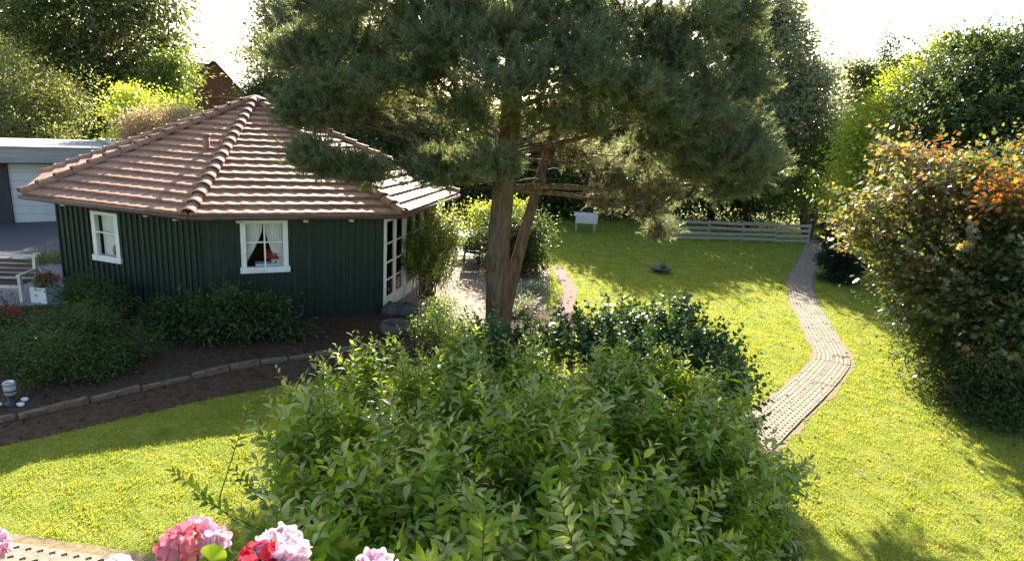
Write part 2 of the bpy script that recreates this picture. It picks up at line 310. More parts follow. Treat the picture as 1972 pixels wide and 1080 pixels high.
def tree(name, label, cat, base, lobes, mat, nclust=600, nleaf=30, size=0.16, tr=0.2, T=T_KITE, bark='bark2', group=None, shell=0.45, twigs=60, extra=None, flat=0.7, spread=None, upw=0.35, sep='crown', stems=1, wts=None, fork=0.45):
    bz = Vector((base[0], base[1], 0.0)); o = thing(name, label, cat, bz, group)
    P = foliage(sep, lobes, mat, o, nclust, nleaf, size, T, spread, shell, upw, flat=flat, wts=wts)
    mb = MB(); L = sorted([Vector(l[:3]) for l in lobes], key=lambda v: v.z); top = L[-1]
    for s_ in range(stems):
        jx = Vector((random.uniform(-1, 1), random.uniform(-1, 1), 0)) * tr * 2.2 * (stems > 1); tgt = top if stems == 1 else random.choice(L)
        pts = [bz + jx - Vector((0, 0, 0.1))] + [bz.lerp(tgt, f_) + jx * (1 - f_) + Vector((random.uniform(-1, 1), random.uniform(-1, 1), 0)) * tr * 0.7 for f_ in (0.2, 0.45, 0.7)] + [tgt]
        mb.tube(pts, [tr * 1.35, tr, tr * 0.8, tr * 0.5, tr * 0.12], 8, wob=0.08)
    for c_ in L:
        f_ = fork * random.uniform(0.6, 1.1); st = bz.lerp(top, f_)
        if c_.z < st.z: st = bz.lerp(top, f_ * 0.5)
        md = st.lerp(c_, 0.5) + Vector((0, 0, 0.08 * (c_ - st).length))
        mb.tube([st, md, c_], [tr * 0.5, tr * 0.32, tr * 0.12], 6)
    idx = rng.choice(len(P), min(twigs, len(P)), replace=False)
    for i in idx:
        p = Vector(P[i]); c_ = min(L, key=lambda v: (v - p).length); mb.tube([c_, c_.lerp(p, 0.55) + Vector((0, 0, 0.06)), p], [tr * 0.16, tr * 0.09, tr * 0.03], 4, cap=False)
    mb.build('trunk' if tr > 0.07 else 'stem', M[bark], o)
    if extra: extra(o, P)
    return o

def in_poly(x, y, poly):
    c = np.zeros(len(x), bool); n = len(poly)
    for i in range(n):
        x1, y1 = poly[i]; x2, y2 = poly[(i + 1) % n]
        hit = ((y1 > y) != (y2 > y)) & (x < (x2 - x1) * (y - y1) / ((y2 - y1) or 1e-9) + x1); c ^= hit
    return c
def smooth_line(pts, n=8):
    P = [np.array(p, float) for p in pts]; out = []
    for i in range(len(P) - 1):
        p0, p1, p2, p3 = P[max(i - 1, 0)], P[i], P[i + 1], P[min(i + 2, len(P) - 1)]
        for k in range(n):
            t_ = k / n; out.append(0.5 * (2 * p1 + (p2 - p0) * t_ + (2 * p0 - 5 * p1 + 4 * p2 - p3) * t_ ** 2 + (3 * p1 - p0 - 3 * p2 + p3) * t_ ** 3))
    out.append(P[-1]); return np.array(out)

# ---------------------------------------------------------------- ground, bed, paths
def struct(name, mb, mat): return tag(mb.build(name, mat), kind='structure')
mb = MB(); g_ = np.linspace(-1, 1, 41); xs = np.sign(g_) * np.abs(g_) ** 3 * 600; ys = xs + 30
V = [(x, y, 0) for y in ys for x in xs]
mb.add(V, [(j * 41 + i, j * 41 + i + 1, (j + 1) * 41 + i + 1, (j + 1) * 41 + i) for j in range(40) for i in range(40)])
struct('ground', mb, M['lawn'])
KERB = smooth_line([(-11.5, 5.6), (-9.2, 7.0), (-7.35,8.34), (-6.66,9.00), (-5.73,9.99), (-4.78,10.93), (-4.00,11.47), (-3.40,11.86), (-2.73,12.34), (-1.3, 13.0), (-0.4, 13.2)], 6)
LAWN_EDGE = smooth_line([(-12.5, 4.4), (-9, 6.1), (-6.81,7.68), (-5.92,8.48), (-4.53,9.70), (-2.64,10.90), (-1.2, 11.4), (0.6, 12.2), (1.5, 13.6)], 5)
BED = [tuple(p) for p in LAWN_EDGE] + [(1.66,15.79), (0.4, 16.2), (-2.6, 15.4), (-3, 15), (-6.5, 14.2), (-10.2, 14.5), (-10.6, 13.7), (-11.44, 13.2), (-18, 10.6), (-18, 5)]
struct('soil_bed', MB().sheet(BED, 0.006), M['soil'])
TERR = [(-19, 10.9), (-11.44, 13.40), (-10.2, 13.9), (-10.6, 15), (-12.3, 17.2), (-13.5, 17.5), (-22, 15.5)]
struct('terrace', MB().sheet(TERR, 0.014), M['terrace'])
DRIVE = [(-40, 10), (-22, 15.5), (-13.5, 17.4), (-12.3, 17.3), (-12.8, 22.5), (-9, 26), (-9, 32), (-40, 32)]
struct('driveway', MB().sheet(DRIVE, 0.010), M['asphalt'])
PATIO = [(-3.6, 15.2), (-2.2, 14.3), (-0.9, 14.5), (0.9, 15.8), (1.25, 20.3), (0.6, 23.6), (-3.2, 24.0), (-2.4, 19.5)]
struct('patio', MB().sheet(PATIO, 0.012), M['gravel'])
REDP = [(1.31,20.87), (1.72,20.99), (1.94,17.95), (1.64,15.79), (1.27,15.04), (1.23,16.18), (1.52,17.85)]
struct('brick_paving', MB().sheet(REDP, 0.018), M['redpave'])

def pavers(name, corner_fn, ns, nt_, z=0.03, hole=0.36):
    """openwork concrete paving: a slab with staggered lens-shaped cells cut through to the soil"""
    V = []; F = []
    for i in range(ns):
        for j in range(nt_):
            h_ = 0.5 * (j % 2); q = [corner_fn(i + h_, j), corner_fn(i + 1 + h_, j), corner_fn(i + 1 + h_, j + 1), corner_fn(i + h_, j + 1)]
            q = [np.array(p) for p in q]; c_ = sum(q) / 4; k = len(V)
            inn = [(q[a] + q[(a + 1) % 4]) / 2 * (hole * 2) + c_ * (1 - hole * 2) for a in range(4)]
            V += [(p[0], p[1], z) for p in q] + [(p[0], p[1], z) for p in inn] + [(p[0], p[1], 0.008) for p in inn]
            for a in range(4):
                b_ = (a + 1) % 4
                F.append((k + a, k + b_, k + 4 + a, k + 4 + a)); F.append((k + b_, k + 4 + b_, k + 4 + a, k + 4 + a))
                F.append((k + 4 + a, k + 4 + b_, k + 8 + b_, k + 8 + a))
    mb = MB(); mb.v = V; mb.f = [tuple(dict.fromkeys(f)) for f in F]; mb.sm = [False] * len(F)
    return mb
PATHC = smooth_line([(0.7, 5.2), (2.2, 7.1), (3.6, 8.75), (4.7, 10.08), (5.85, 11.45), (6.75, 12.60), (7.24, 13.35), (7.58, 14.35), (8.15, 16.3), (8.75, 18.3), (9.9, 21.2), (11.4, 24.1), (13.2, 27.6), (15.5, 32.5)], 30)
seg = np.r_[0, np.cumsum(np.linalg.norm(np.diff(PATHC, axis=0), axis=1))]
CELL = 0.125
def path_at(s_, off):
    x = np.interp(s_, seg, PATHC[:, 0]); y = np.interp(s_, seg, PATHC[:, 1])
    x2 = np.interp(s_ + 0.25, seg, PATHC[:, 0]); y2 = np.interp(s_ + 0.25, seg, PATHC[:, 1]); x1 = np.interp(s_ - 0.25, seg, PATHC[:, 0]); y1 = np.interp(s_ - 0.25, seg, PATHC[:, 1])
    d = np.array([x2 - x1, y2 - y1]); d /= np.linalg.norm(d); return (x + d[1] * off, y - d[0] * off)
ns = int(seg[-1] / CELL) - 2
BLK = 4; CW = 0.088
mb = MB()
for b_ in range(int(seg[-1] / (BLK * CELL + 0.012)) - 2):
    sm_ = 0.4 + b_ * (BLK * CELL + 0.012) + BLK * CELL / 2; x0_, y0_ = path_at(sm_, 0); xa, ya = path_at(sm_ - .2, 0); xb, yb_ = path_at(sm_ + .2, 0)
    for half in (-1, 1):
        dd = np.array([xb - xa, yb_ - ya]); dd /= np.linalg.norm(dd); an = random.uniform(-.012, .012); dd = np.array([dd[0] * math.cos(an) - dd[1] * math.sin(an), dd[0] * math.sin(an) + dd[1] * math.cos(an)]); pn = np.array([dd[1], -dd[0]]); c0 = np.array([x0_, y0_]) + dd * random.uniform(-.008, .008)
        m_ = pavers('p', lambda i, j: tuple(c0 + dd * ((i if j % 1 == 0 else i) - BLK / 2) * CELL + pn * (j * CW + (0.004 if half > 0 else -4 * CW - 0.004))), BLK, 4, 0.022 + random.uniform(0, 0.008), 0.28)
        mb.add(m_.v, m_.f)
struct('garden_path', mb, M['paver'])
L_ = [path_at(0.3 + k * 0.25, -0.35) for k in range(int(seg[-1] / 0.25) - 2)]; R_ = [path_at(0.3 + k * 0.25, 0.35) for k in range(int(seg[-1] / 0.25) - 2)]
def strip(A, B, z):
    mb = MB(); n = len(A); mb.add([(p[0], p[1], z) for p in A] + [(p[0], p[1], z) for p in B], [(i, n + i, n + i + 1, i + 1) for i in range(n - 1)]); return mb
struct('path_soil', strip(L_, R_, 0.012), M['paver_fill'])
def edge_line(off, amp):
    return [path_at(0.3 + k * 0.12, off + random.uniform(-amp, amp) + math.copysign(0.05 * math.sin(k * 0.35) , off)) for k in range(int(seg[-1] / 0.12) - 4)]
EL, ER = edge_line(-0.39, 0.05), edge_line(0.41, 0.05)
struct('path_edge', strip(EL, ER, 0.007), M['dirt_edge'])
PV = [(-9, 3.2), (-2.2, 2.3), (-2.35, 5.52), (-9, 6.3)]
PX0, PD = np.array([-9.0, 6.25]), np.array([0.990, -0.118]); PN = np.array([-0.118, -0.990])
a_ = PX0
struct('paved_strip', pavers('p', lambda i, j: tuple(PX0 + PD * i * 0.14 + PN * j * 0.14), 56, 12, 0.024, 0.27), M['paver'])
q_ = [PX0 + PD * a + PN * b for a, b in ((-.05, -.16), (7.9, -.12), (7.9, 1.75), (-.05, 1.75))]
struct('paved_soil', MB().sheet([tuple(p) for p in q_], 0.012), M['dirt_edge'])
PAVED = [tuple(p) for p in q_]
PATHPOLY = EL + ER[::-1]

# grass blades (near the house the single blades show) and fallen leaves
HUTP = [(-7.5 + 5.2 * math.cos(k * PI / 4 + .9), 18.3 + 5.2 * math.sin(k * PI / 4 + .9)) for k in range(8)]
def grass(x0, x1, y0, y1, dens, h, wd):
    n = int((x1 - x0) * (y1 - y0) * dens); x = rng.uniform(x0, x1, n); y = rng.uniform(y0, y1, n)
    ok = (x < y * 0.86 + 1.5) & (x > -y * 0.86 - 1.5)
    for p in (BED, TERR, PATIO, PATHPOLY, PAVED, REDP, DRIVE, HUTP): ok &= ~in_poly(x, y, p)
    x, y = x[ok], y[ok]; n = len(x)
    tuft = 0.5 + 0.5 * np.sin(x * 7 + 2 * np.sin(y * 5)) * np.sin(y * 8 + x * 3)
    P = np.stack([x, y, np.full(n, -0.002)], 1); D = unit(rng.normal(size=(n, 3)) * [0.55, 0.55, 0.1] + [0, 0, 0.9]); N = rdir(n)
    return place(T_NEEDLE, P, D, N, h * rng.uniform(0.5, 1.3, n) * (0.7 + 0.5 * tuft), wd / h)
Vs = []; Fs = []; k = 0
for a in ((-10, 12, 4.5, 10, 2600, 0.045, 0.010), (-8, 14, 10, 16, 1500, 0.05, 0.014), (0, 17, 16, 24, 650, 0.055, 0.022), (0, 20, 24, 34, 260, 0.06, 0.035)):
    V, F = grass(*a); Vs.append(V); Fs.append(F + k); k += len(V)
o = npmesh('grass', np.concatenate(Vs), np.concatenate(Fs), M['grass']); tag(o, 'short sunlit yellow green lawn grass', 'grass', kind='stuff')
n = 3200; x = rng.uniform(1, 14, n); y = rng.uniform(6, 26, n) ; k2 = rng.random(n) < np.clip((x - 2) / 9, 0.12, 1)
x, y = x[k2], y[k2]; P = np.stack([x, y, np.full(len(x), 0.05)], 1); D = rdir(len(x)) * [1, 1, 0.15]; N = rdir(len(x)) * 0.4 + [0, 0, 1]
V, F = place(T_ROUND, P, D, N, rng.uniform(0.035, 0.08, len(x)))
tag(npmesh('fallen_leaves', V, F, LM['fallen']), 'small brown fallen leaves scattered over the lawn', 'leaves', kind='stuff')
# crumbs of earth and bark on the bed
n = 9000; x = rng.uniform(-12, 1.5, n); y = rng.uniform(5, 16, n); ok = in_poly(x, y, BED); x, y = x[ok], y[ok]
V, F = place(T_ROUND, np.stack([x, y, np.full(len(x), 0.015)], 1), rdir(len(x)) * [1, 1, .4], rdir(len(x)) * .7 + [0, 0, 1], rng.uniform(0.02, 0.07, len(x)))
tag(npmesh('bark_mulch', V, F, simple('mulch', (0.03, 0.018, 0.014), (0.10, 0.06, 0.045), 20, 0.95, 0, 0, island=0.5, spec=0.1)), 'dark bark chips and crumbs on the soil bed', 'mulch', kind='stuff')

# kerb stones along the bed
segk = np.r_[0, np.cumsum(np.linalg.norm(np.diff(KERB, axis=0), axis=1))]; s_ = 0.0; kn = 0
WHERE = ['long grey kerb stone at the left end of the bed edging']
while s_ < segk[-1] - 0.3:
    ln = random.uniform(0.62, 0.98) if s_ < 8.2 else random.uniform(0.34, 0.55)
    a = np.array([np.interp(s_, segk, KERB[:, 0]), np.interp(s_, segk, KERB[:, 1])]); b = np.array([np.interp(s_ + ln, segk, KERB[:, 0]), np.interp(s_ + ln, segk, KERB[:, 1])])
    c_ = (a + b) / 2; an = math.atan2(b[1] - a[1], b[0] - a[0]); px_vis = c_[0] > -7.75 and c_[0] < -2.2
    if px_vis:
        hh = random.uniform(0.07, 0.12); mb = MB().box((c_[0], c_[1], hh / 2 - 0.03), (np.linalg.norm(b - a) - 0.02, random.uniform(0.08, 0.11), hh + 0.06), an + random.uniform(-.05, .05), random.uniform(-.04, .04), random.uniform(-.15, .15), bev=0.02)
        o = mb.build('kerb_stone', M['kerb'], loc=(c_[0], c_[1], 0)); kn += 1
        tag(o, ['leftmost', 'second', 'third', 'fourth', 'fifth', 'sixth', 'seventh', 'eighth', 'ninth', 'tenth', 'eleventh', 'twelfth', 'thirteenth', 'fourteenth', 'fifteenth'][min(kn - 1, 14)] + ' grey brown kerb stone of the bed edging' + (', cut by the picture edge' if kn == 1 else ' counted from the left picture edge'), 'kerb stone', 'kerb stones edging the bed')
    s_ += ln + 0.015

# ---------------------------------------------------------------- the octagonal pavilion
HC = np.array([-7.50, 18.30]); APEX = 4.83
e4 = [np.array(p) for p in ((-10.87, 13.79), (-6.50, 12.40), (-2.59, 14.29), (-1.80, 18.95))]
EAVE = e4 + [2 * HC - p for p in e4]; WALLC = [HC + (p - HC) * 0.895 for p in EAVE]
ZE, ZW = 2.50, 2.42
hut = thing('pavilion', 'octagonal dark green timber pavilion with a red brown tiled pyramid roof', 'pavilion', (HC[0], HC[1], 0))
def face_frame(i, pts=WALLC):
    a, b = pts[i], pts[(i + 1) % 8]; d = (b - a); ln = np.linalg.norm(d); d = d / ln
    nrm = np.array([d[1], -d[0]])                    # outward for a counter-clockwise outline
    return a, d, ln, nrm
def wp(i, u, z, out=0.0):
    a, d, ln, nrm = face_frame(i); p = a + d * u + nrm * out; return (p[0], p[1], z)
WIN = {0: (1.10, 1.84, 1.16, 2.22), 1: (0.79, 1.72, 1.20, 2.30)}        # u0,u1,z0,z1 of the openings
for i in range(8):
    a, d, ln, nrm = face_frame(i)
    if i == 2: continue
    mb = MB()
    def panel(u0, u1, z0, z1, out=0.0, th=0.06):
        P = [wp(i, u, z, o_) for o_ in (out, out - th) for u, z in ((u0, z0), (u1, z0), (u1, z1), (u0, z1))]
        mb.add(P, [(0, 1, 2, 3), (7, 6, 5, 4), (1, 0, 4, 5), (3, 2, 6, 7), (0, 3, 7, 4), (2, 1, 5, 6)])
    w_ = WIN.get(i)
    if w_:
        panel(0, w_[0], 0, ZW); panel(w_[1], ln, 0, ZW); panel(w_[0], w_[1], 0, w_[2]); panel(w_[0], w_[1], w_[3], ZW)
    else: panel(0, ln, 0, ZW)
    nb = int(ln / 0.155); st = ln / nb
    for k in range(nb + 1):
        u = k * st; z0, z1 = 0.0, ZW - 0.01
        u0, u1 = max(u - 0.03, 0.0), min(u + 0.03, ln)
        segs = [(z0, z1)]
        if w_ and u1 > w_[0] - 0.02 and u0 < w_[1] + 0.02: segs = [(z0, w_[2] - 0.05), (w_[3] + 0.03, z1)]
        for s0, s1 in segs:
            if s1 - s0 > 0.03:
                P = [wp(i, uu, z, oo) for oo in (0.028, 0.0) for uu, z in ((u0, s0), (u1, s0), (u1, s1), (u0, s1))]
                mb.add(P, [(0, 1, 2, 3), (1, 0, 4, 5), (3, 2, 6, 7), (0, 3, 7, 4), (2, 1, 5, 6)])
    mb.build('wall', M['green'], hut)
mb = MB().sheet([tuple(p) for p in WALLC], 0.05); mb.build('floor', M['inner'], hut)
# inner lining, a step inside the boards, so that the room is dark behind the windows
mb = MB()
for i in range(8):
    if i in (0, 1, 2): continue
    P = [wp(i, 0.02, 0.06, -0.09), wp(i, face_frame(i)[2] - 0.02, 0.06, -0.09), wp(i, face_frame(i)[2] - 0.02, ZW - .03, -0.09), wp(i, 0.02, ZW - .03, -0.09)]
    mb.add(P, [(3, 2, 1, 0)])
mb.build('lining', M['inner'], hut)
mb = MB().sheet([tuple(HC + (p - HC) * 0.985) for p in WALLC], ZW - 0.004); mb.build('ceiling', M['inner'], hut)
# tiled roof faces
COURSE = 0.345; PITCHT = 0.30; prof = np.array([0, .35, .8, 1.0, .9, .5, .12, 0.0, 0.0, 0.0]) * 0.008
for i in range(8):
    a, b = EAVE[i], EAVE[(i + 1) % 8]; mid = (a + b) / 2; du = (b - a) / np.linalg.norm(b - a); hw = np.linalg.norm(b - a) / 2
    run = HC - mid; ho = np.linalg.norm(run); sl_ = math.hypot(ho, APEX - ZE); vd = np.array([run[0] / sl_, run[1] / sl_, (APEX - ZE) / sl_])
    ud = np.array([du[0], du[1], 0]); nn = np.cross(ud, vd); nn /= np.linalg.norm(nn); B0 = np.array([mid[0], mid[1], ZE])
    skew = float(np.dot(run, du)) / sl_          # the apex may sit off the middle of a face
    mb = MB(); nc = int(sl_ / COURSE) + 1; ust = PITCHT / len(prof); kmax = int(hw / ust) + 12
    ks = np.arange(-kmax, kmax + 1); us = ks * ust; wv = prof[ks % len(prof)]
    for c_ in range(nc):
        v0 = c_ * COURSE - 0.02; v1 = min((c_ + 1) * COURSE, sl_ - 0.02)
        if v1 <= v0: continue
        h0, h1 = hw * (1 - max(v0, 0) / sl_), hw * (1 - v1 / sl_)
        U0 = np.clip(us, -h0, h0) ; U1 = np.clip(us, -h1, h1); rep = 1 if i in (0, 1, 2) else 3
        for q in range(0, len(us) - 1, 1):
            if U0[q + 1] - U0[q] < 1e-5: continue
            off = 0.004 * math.sin(((ks[q]) // len(prof)) * 12.9 + c_ * 7.1)
            def pt(u, v, h): return B0 + ud * u + vd * v + nn * h
            lo, lo2 = 0.078 + wv[q] + off, 0.078 + wv[q + 1] + off; hi, hi2 = 0.016 + wv[q], 0.016 + wv[q + 1]
            mb.add([pt(U0[q], v0, lo), pt(U0[q + 1], v0, lo2), pt(U1[q + 1], v1, hi2), pt(U1[q], v1, hi), pt(U0[q], v0, wv[q] * 0.35), pt(U0[q + 1], v0, wv[q + 1] * 0.35)],
                   [(0, 1, 2, 3), (4, 5, 1, 0)])
    mb.build('roof_face', M['tile'], hut)
# hip caps
for i in range(8):
    p0 = np.array([EAVE[i][0], EAVE[i][1], ZE + 0.05]); p1 = np.array([HC[0], HC[1], APEX + 0.09]); d = p1 - p0; ln = np.linalg.norm(d); d /= ln
    s3 = np.cross(d, [0, 0, 1]); s3 /= np.linalg.norm(s3); n3 = np.cross(s3, d); mb = MB(); k = 0; s_ = -0.04; NT = int(ln / 0.36); stp = ln / NT
    for k in range(NT):
        s0 = k * stp - 0.05; s1 = (k + 1) * stp + 0.03; r0, r1 = 0.150, 0.112; lift0, lift1 = 0.035, 0.0; P = []
        for (ss, rr, lf) in ((s0, r0 - 0.02, lift0), (s0, r0, lift0), (s0 + 0.05, r0, lift0), (s0 + 0.055, r0 - 0.014, lift0), (s1, r1, lift1)):
            for j in range(9):
                an = PI * j / 8; P.append(p0 + d * ss + s3 * rr * math.cos(an) + n3 * (rr * math.sin(an) * 0.9 + lf - 0.03))
        mb.add(P, [(q * 9 + j, q * 9 + j + 1, (q + 1) * 9 + j + 1, (q + 1) * 9 + j) for q in range(4) for j in range(8)], False)
    mb.build('hip_tiles', M['tile'], hut)
mb = MB().lathe((HC[0], HC[1], APEX + 0.02), [(0.27, 0), (0.25, 0.05), (0.17, 0.10), (0.08, 0.135), (0.02, 0.145)], 16); mb.build('apex_cap', M['tile'], hut)
# fascia, gutter, soffit
mb = MB(); g2 = MB()
for i in range(8):
    for grp, rad in ((g2, 0.055),):
        a, b = EAVE[i], EAVE[(i + 1) % 8]; oa = a + (a - HC) / np.linalg.norm(a - HC) * 0.05; ob = b + (b - HC) / np.linalg.norm(b - HC) * 0.05
        grp.tube([(oa[0], oa[1], ZE - 0.045), (ob[0], ob[1], ZE - 0.045)], rad, 8, cap=True)
    a, b = [HC + (p - HC) * 0.985 for p in (EAVE[i], EAVE[(i + 1) % 8])]
    P = [(a[0], a[1], ZE - 0.10), (b[0], b[1], ZE - 0.10), (b[0], b[1], ZE + 0.01), (a[0], a[1], ZE + 0.01)]; mb.add(P, [(0, 1, 2, 3)])
    wa, wb = [HC + (p - HC) * 0.99 for p in (WALLC[i], WALLC[(i + 1) % 8])]
    mb.add([(a[0], a[1], ZE - 0.10), (b[0], b[1], ZE - 0.10), (wb[0], wb[1], ZW - 0.02), (wa[0], wa[1], ZW - 0.02)], [(3, 2, 1, 0)])
mb.build('soffit', M['soffit'], hut); g2.build('gutter', M['gutter'], hut)
mb = MB().lathe((e4[0][0] - 0.02, e4[0][1] - 0.02, ZE - 0.06), [(0.04, 0), (0.05, 0.04), (0.03, 0.08)], 10); mb.build('gutter_end_cap', M['white'], hut)
# vent pipe on the left roof face
vp = (-7.51,15.35,3.59); vp = Vector(vp)
mb = MB().tube([vp - Vector((0, 0, 0.25)), vp + Vector((0, 0, 0.36))], 0.075, 12); mb.tube([vp + Vector((0, 0, 0.33)), vp + Vector((0, 0, 0.40))], [0.10, 0.095], 12)
mb.box((vp.x, vp.y - 0.05, vp.z - 0.20), (0.22, 0.26, 0.04), -0.31, 0, 0.42); mb.build('vent_pipe', M['terracotta'], hut)
# soffit spots
for i, us_ in ((0, (0.35, 2.75, 3.55)), (1, (0.75, 2.12, 3.12)), (2, (1.2, 3.0))):
    for u in us_:
        p = wp(i, u, ZW - 0.14, 0.085); MB().lathe(p, [(0.055, -0.02), (0.062, 0.0), (0.06, 0.05)], 12).build('spot_light', M['white'], hut)
# windows
for i, (u0, u1, z0, z1) in WIN.items():
    mb = MB(); t_ = 0.085
    def wbx(u_a, u_b, z_a, z_b, o0, o1):
        P = [wp(i, u, z, o_) for o_ in (o1, o0) for u, z in ((u_a, z_a), (u_b, z_a), (u_b, z_b), (u_a, z_b))]
        mb.add(P, [(0, 1, 2, 3), (7, 6, 5, 4), (1, 0, 4, 5), (3, 2, 6, 7), (0, 3, 7, 4), (2, 1, 5, 6)])
    wbx(u0 - 0.02, u0 + t_, z0, z1, -0.06, 0.045); wbx(u1 - t_, u1 + 0.02, z0, z1, -0.06, 0.045); wbx(u0 + t_, u1 - t_, z1 - 0.07, z1, -0.06, 0.043); wbx(u0 - 0.05, u1 + 0.05, z0 - 0.06, z0 + 0.07, -0.06, 0.075)
    fr_ = mb.build('window', M['white'], hut)
    mb = MB(); um = (u0 + u1) / 2; zm = z0 + (z1 - z0) * 0.56
    if i == 1: wbx(um - 0.016, um + 0.016, z0 + 0.07, z1 - 0.07, -0.02, 0.02)
    wbx(u0 + t_, u1 - t_, zm - 0.016, zm + 0.016, -0.018, 0.022); mb.build('glazing_bar', M['white'], fr_)
    MB().add([wp(i, u, z, -0.004) for u, z in ((u0 + t_, z0 + .07), (u1 - t_, z0 + .07), (u1 - t_, z1 - .07), (u0 + t_, z1 - .07))], [(0, 1, 2, 3)]).build('pane', M['glass'], fr_)
    # gathered net curtains
    def curtain(edges):
        mb = MB(); nz = 10; nu = 24; V = []
        for a_ in range(nz + 1):
            f_ = a_ / nz; l, r_ = edges(f_)
            for b_ in range(nu + 1):
                u = l + (r_ - l) * b_ / nu; V.append(wp(i, u, z1 - 0.05 - (z1 - z0 - 0.1) * f_, -0.13 + 0.014 * math.sin(b_ * 1.6)))
        mb.add(V, [(a_ * (nu + 1) + b_, (a_ + 1) * (nu + 1) + b_, (a_ + 1) * (nu + 1) + b_ + 1, a_ * (nu + 1) + b_ + 1) for a_ in range(nz) for b_ in range(nu)], True)
        mb.build('curtain', M['curtain'], fr_)
    if i == 1:
        curtain(lambda f_: (u0 + .05, um - 0.03 - max(0, f_ - 0.15) ** 1.3 * 0.50)); curtain(lambda f_: (um + 0.03 + max(0, f_ - 0.15) ** 1.6 * 0.34, u1 - .05))
    else:
        curtain(lambda f_: (u0 + .10, u1 - .05))
# glazed side: white posts, doors with bars
ln2 = face_frame(2)[2]; mb = MB(); i = 2
def wb2(mb, u_a, u_b, z_a, z_b, o0, o1, i=2):
    P = [wp(i, u, z, o_) for o_ in (o1, o0) for u, z in ((u_a, z_a), (u_b, z_a), (u_b, z_b), (u_a, z_b))]
    mb.add(P, [(0, 1, 2, 3), (7, 6, 5, 4), (1, 0, 4, 5), (3, 2, 6, 7), (0, 3, 7, 4), (2, 1, 5, 6)])
for u in (0.0, ln2 / 3, 2 * ln2 / 3, ln2 - 0.1): wb2(mb, u, u + 0.10, 0, ZW, -0.06, 0.04)
wb2(mb, 0.1, ln2 - 0.1, ZW - 0.12, ZW - 0.01, -0.06, 0.035); mb.build('door_frame', M['white'], hut)
for k in range(3):
    for h in range(2):
        ua = k * ln2 / 3 + 0.11 + h * (ln2 / 3 - 0.12) / 2; ub = ua + (ln2 / 3 - 0.12) / 2 - 0.01; mb = MB()
        wb2(mb, ua, ua + 0.07, 0.03, ZW - 0.13, -0.03, 0.02); wb2(mb, ub - 0.07, ub, 0.03, ZW - 0.13, -0.03, 0.02)
        for z_a, z_b in ((0.03, 0.35), (1.18, 1.22), (0.75, 0.78), (1.65, 1.68), (ZW - 0.22, ZW - 0.13)): wb2(mb, ua + 0.07, ub - 0.07, z_a, z_b, -0.025, 0.016)
        dr = mb.build('door', M['white'], hut)
        MB().add([wp(2, u, z, -0.01) for u, z in ((ua + .07, 0.35), (ub - .07, 0.35), (ub - .07, ZW - .22), (ua + .07, ZW - .22))], [(0, 1, 2, 3)]).build('pane', M['glass'], dr)
# things standing on the inner sills
p = Vector(wp(0, 1.56, 1.25, -0.20))
o = thing('wicker_doll', 'small brown wicker doll standing in the left window', 'ornament', p)
MB().lathe(p, [(0.12, 0), (0.135, 0.10), (0.10, 0.20), (0.05, 0.25)], 14).build('skirt', M['wicker'], o)
MB().lathe(p + Vector((0, 0, 0.24)), [(0.05, 0), (0.07, 0.06), (0.055, 0.13), (0.02, 0.17)], 12).build('head', M['terracotta'], o)
MB().lathe(p + Vector((0, 0, 0.37)), [(0.09, 0), (0.05, 0.02), (0.03, 0.10), (0.01, 0.13)], 12).build('hat', M['wicker'], o)
MB().box((p.x, p.y, p.z - 0.045), (0.5, 0.22, 0.04), math.atan2(face_frame(0)[1][1], face_frame(0)[1][0])).build('sill_shelf', M['white'], hut)
p = Vector(wp(1, 1.46, 1.32, -0.26))
MB().box((p.x, p.y, p.z - 0.045), (0.8, 0.3, 0.04), math.atan2(face_frame(1)[1][1], face_frame(1)[1][0])).build('sill_shelf', M['white'], hut)
o = thing('potted_flower', 'red flowering pot plant on the sill of the four pane window', 'pot plant', p)
MB().lathe(p, [(0.06, -0.02), (0.08, 0.10), (0.085, 0.11)], 14).build('pot', M['white'], o)
foliage('flowers', [(p.x, p.y, p.z + 0.17, 0.17, 0.10, 0.10)], M['red'], o, 40, 8, 0.05, T_ROUND, 0.03)

# ---------------------------------------------------------------- garage with flat roof
ga = Vector((-17.2, 23.62, 0)); gd = Vector((0.776, 0.63, 0)).normalized(); gn = Vector((gd.y, -gd.x, 0)); rz = math.atan2(gd.y, gd.x)
o = thing('garage', 'white garage with flat roof, pale boarded fascia and up and over door', 'garage', (-18.3, 22.7, 0))
gl = Vector((-18.34, 22.68, 0))
def gp(u, z, out): q = gl + gd * u + gn * out; return (q.x, q.y, z)
def gbox(mb, u0, u1, z0, z1, o0, o1):
    P = [gp(u, z, q) for q in (o1, o0) for u, z in ((u0, z0), (u1, z0), (u1, z1), (u0, z1))]
    return mb.add(P, [(0, 1, 2, 3), (7, 6, 5, 4), (1, 0, 4, 5), (3, 2, 6, 7), (0, 3, 7, 4), (2, 1, 5, 6)])
mb = MB(); gbox(mb, -0.45, 0.0, 0, 2.25, -0.3, 0.02); gbox(mb, -7.0, -0.95, 0, 2.25, -0.3, 0.0); gbox(mb, -0.95, -0.45, 1.95, 2.25, -0.3, 0.0); gbox(mb, 2.75, 6, 0, 2.25, -0.3, 0.0); gbox(mb, 0.0, 2.75, 2.18, 2.25, -0.3, 0.01)
gbox(mb, -7.0, 6, 0, 2.25, -6.0, -5.7); gbox(mb, -7.0, -6.7, 0, 2.25, -5.7, -0.3); gbox(mb, 5.7, 6, 0, 2.25, -5.7, -0.3); mb.build('wall', M['dark_wall'], o)
mb = MB()
for k in range(7): gbox(mb, 0.02, 2.73, 0.03 + k * 0.306, 0.03 + (k + 1) * 0.306 - 0.008, -0.12, -0.06)
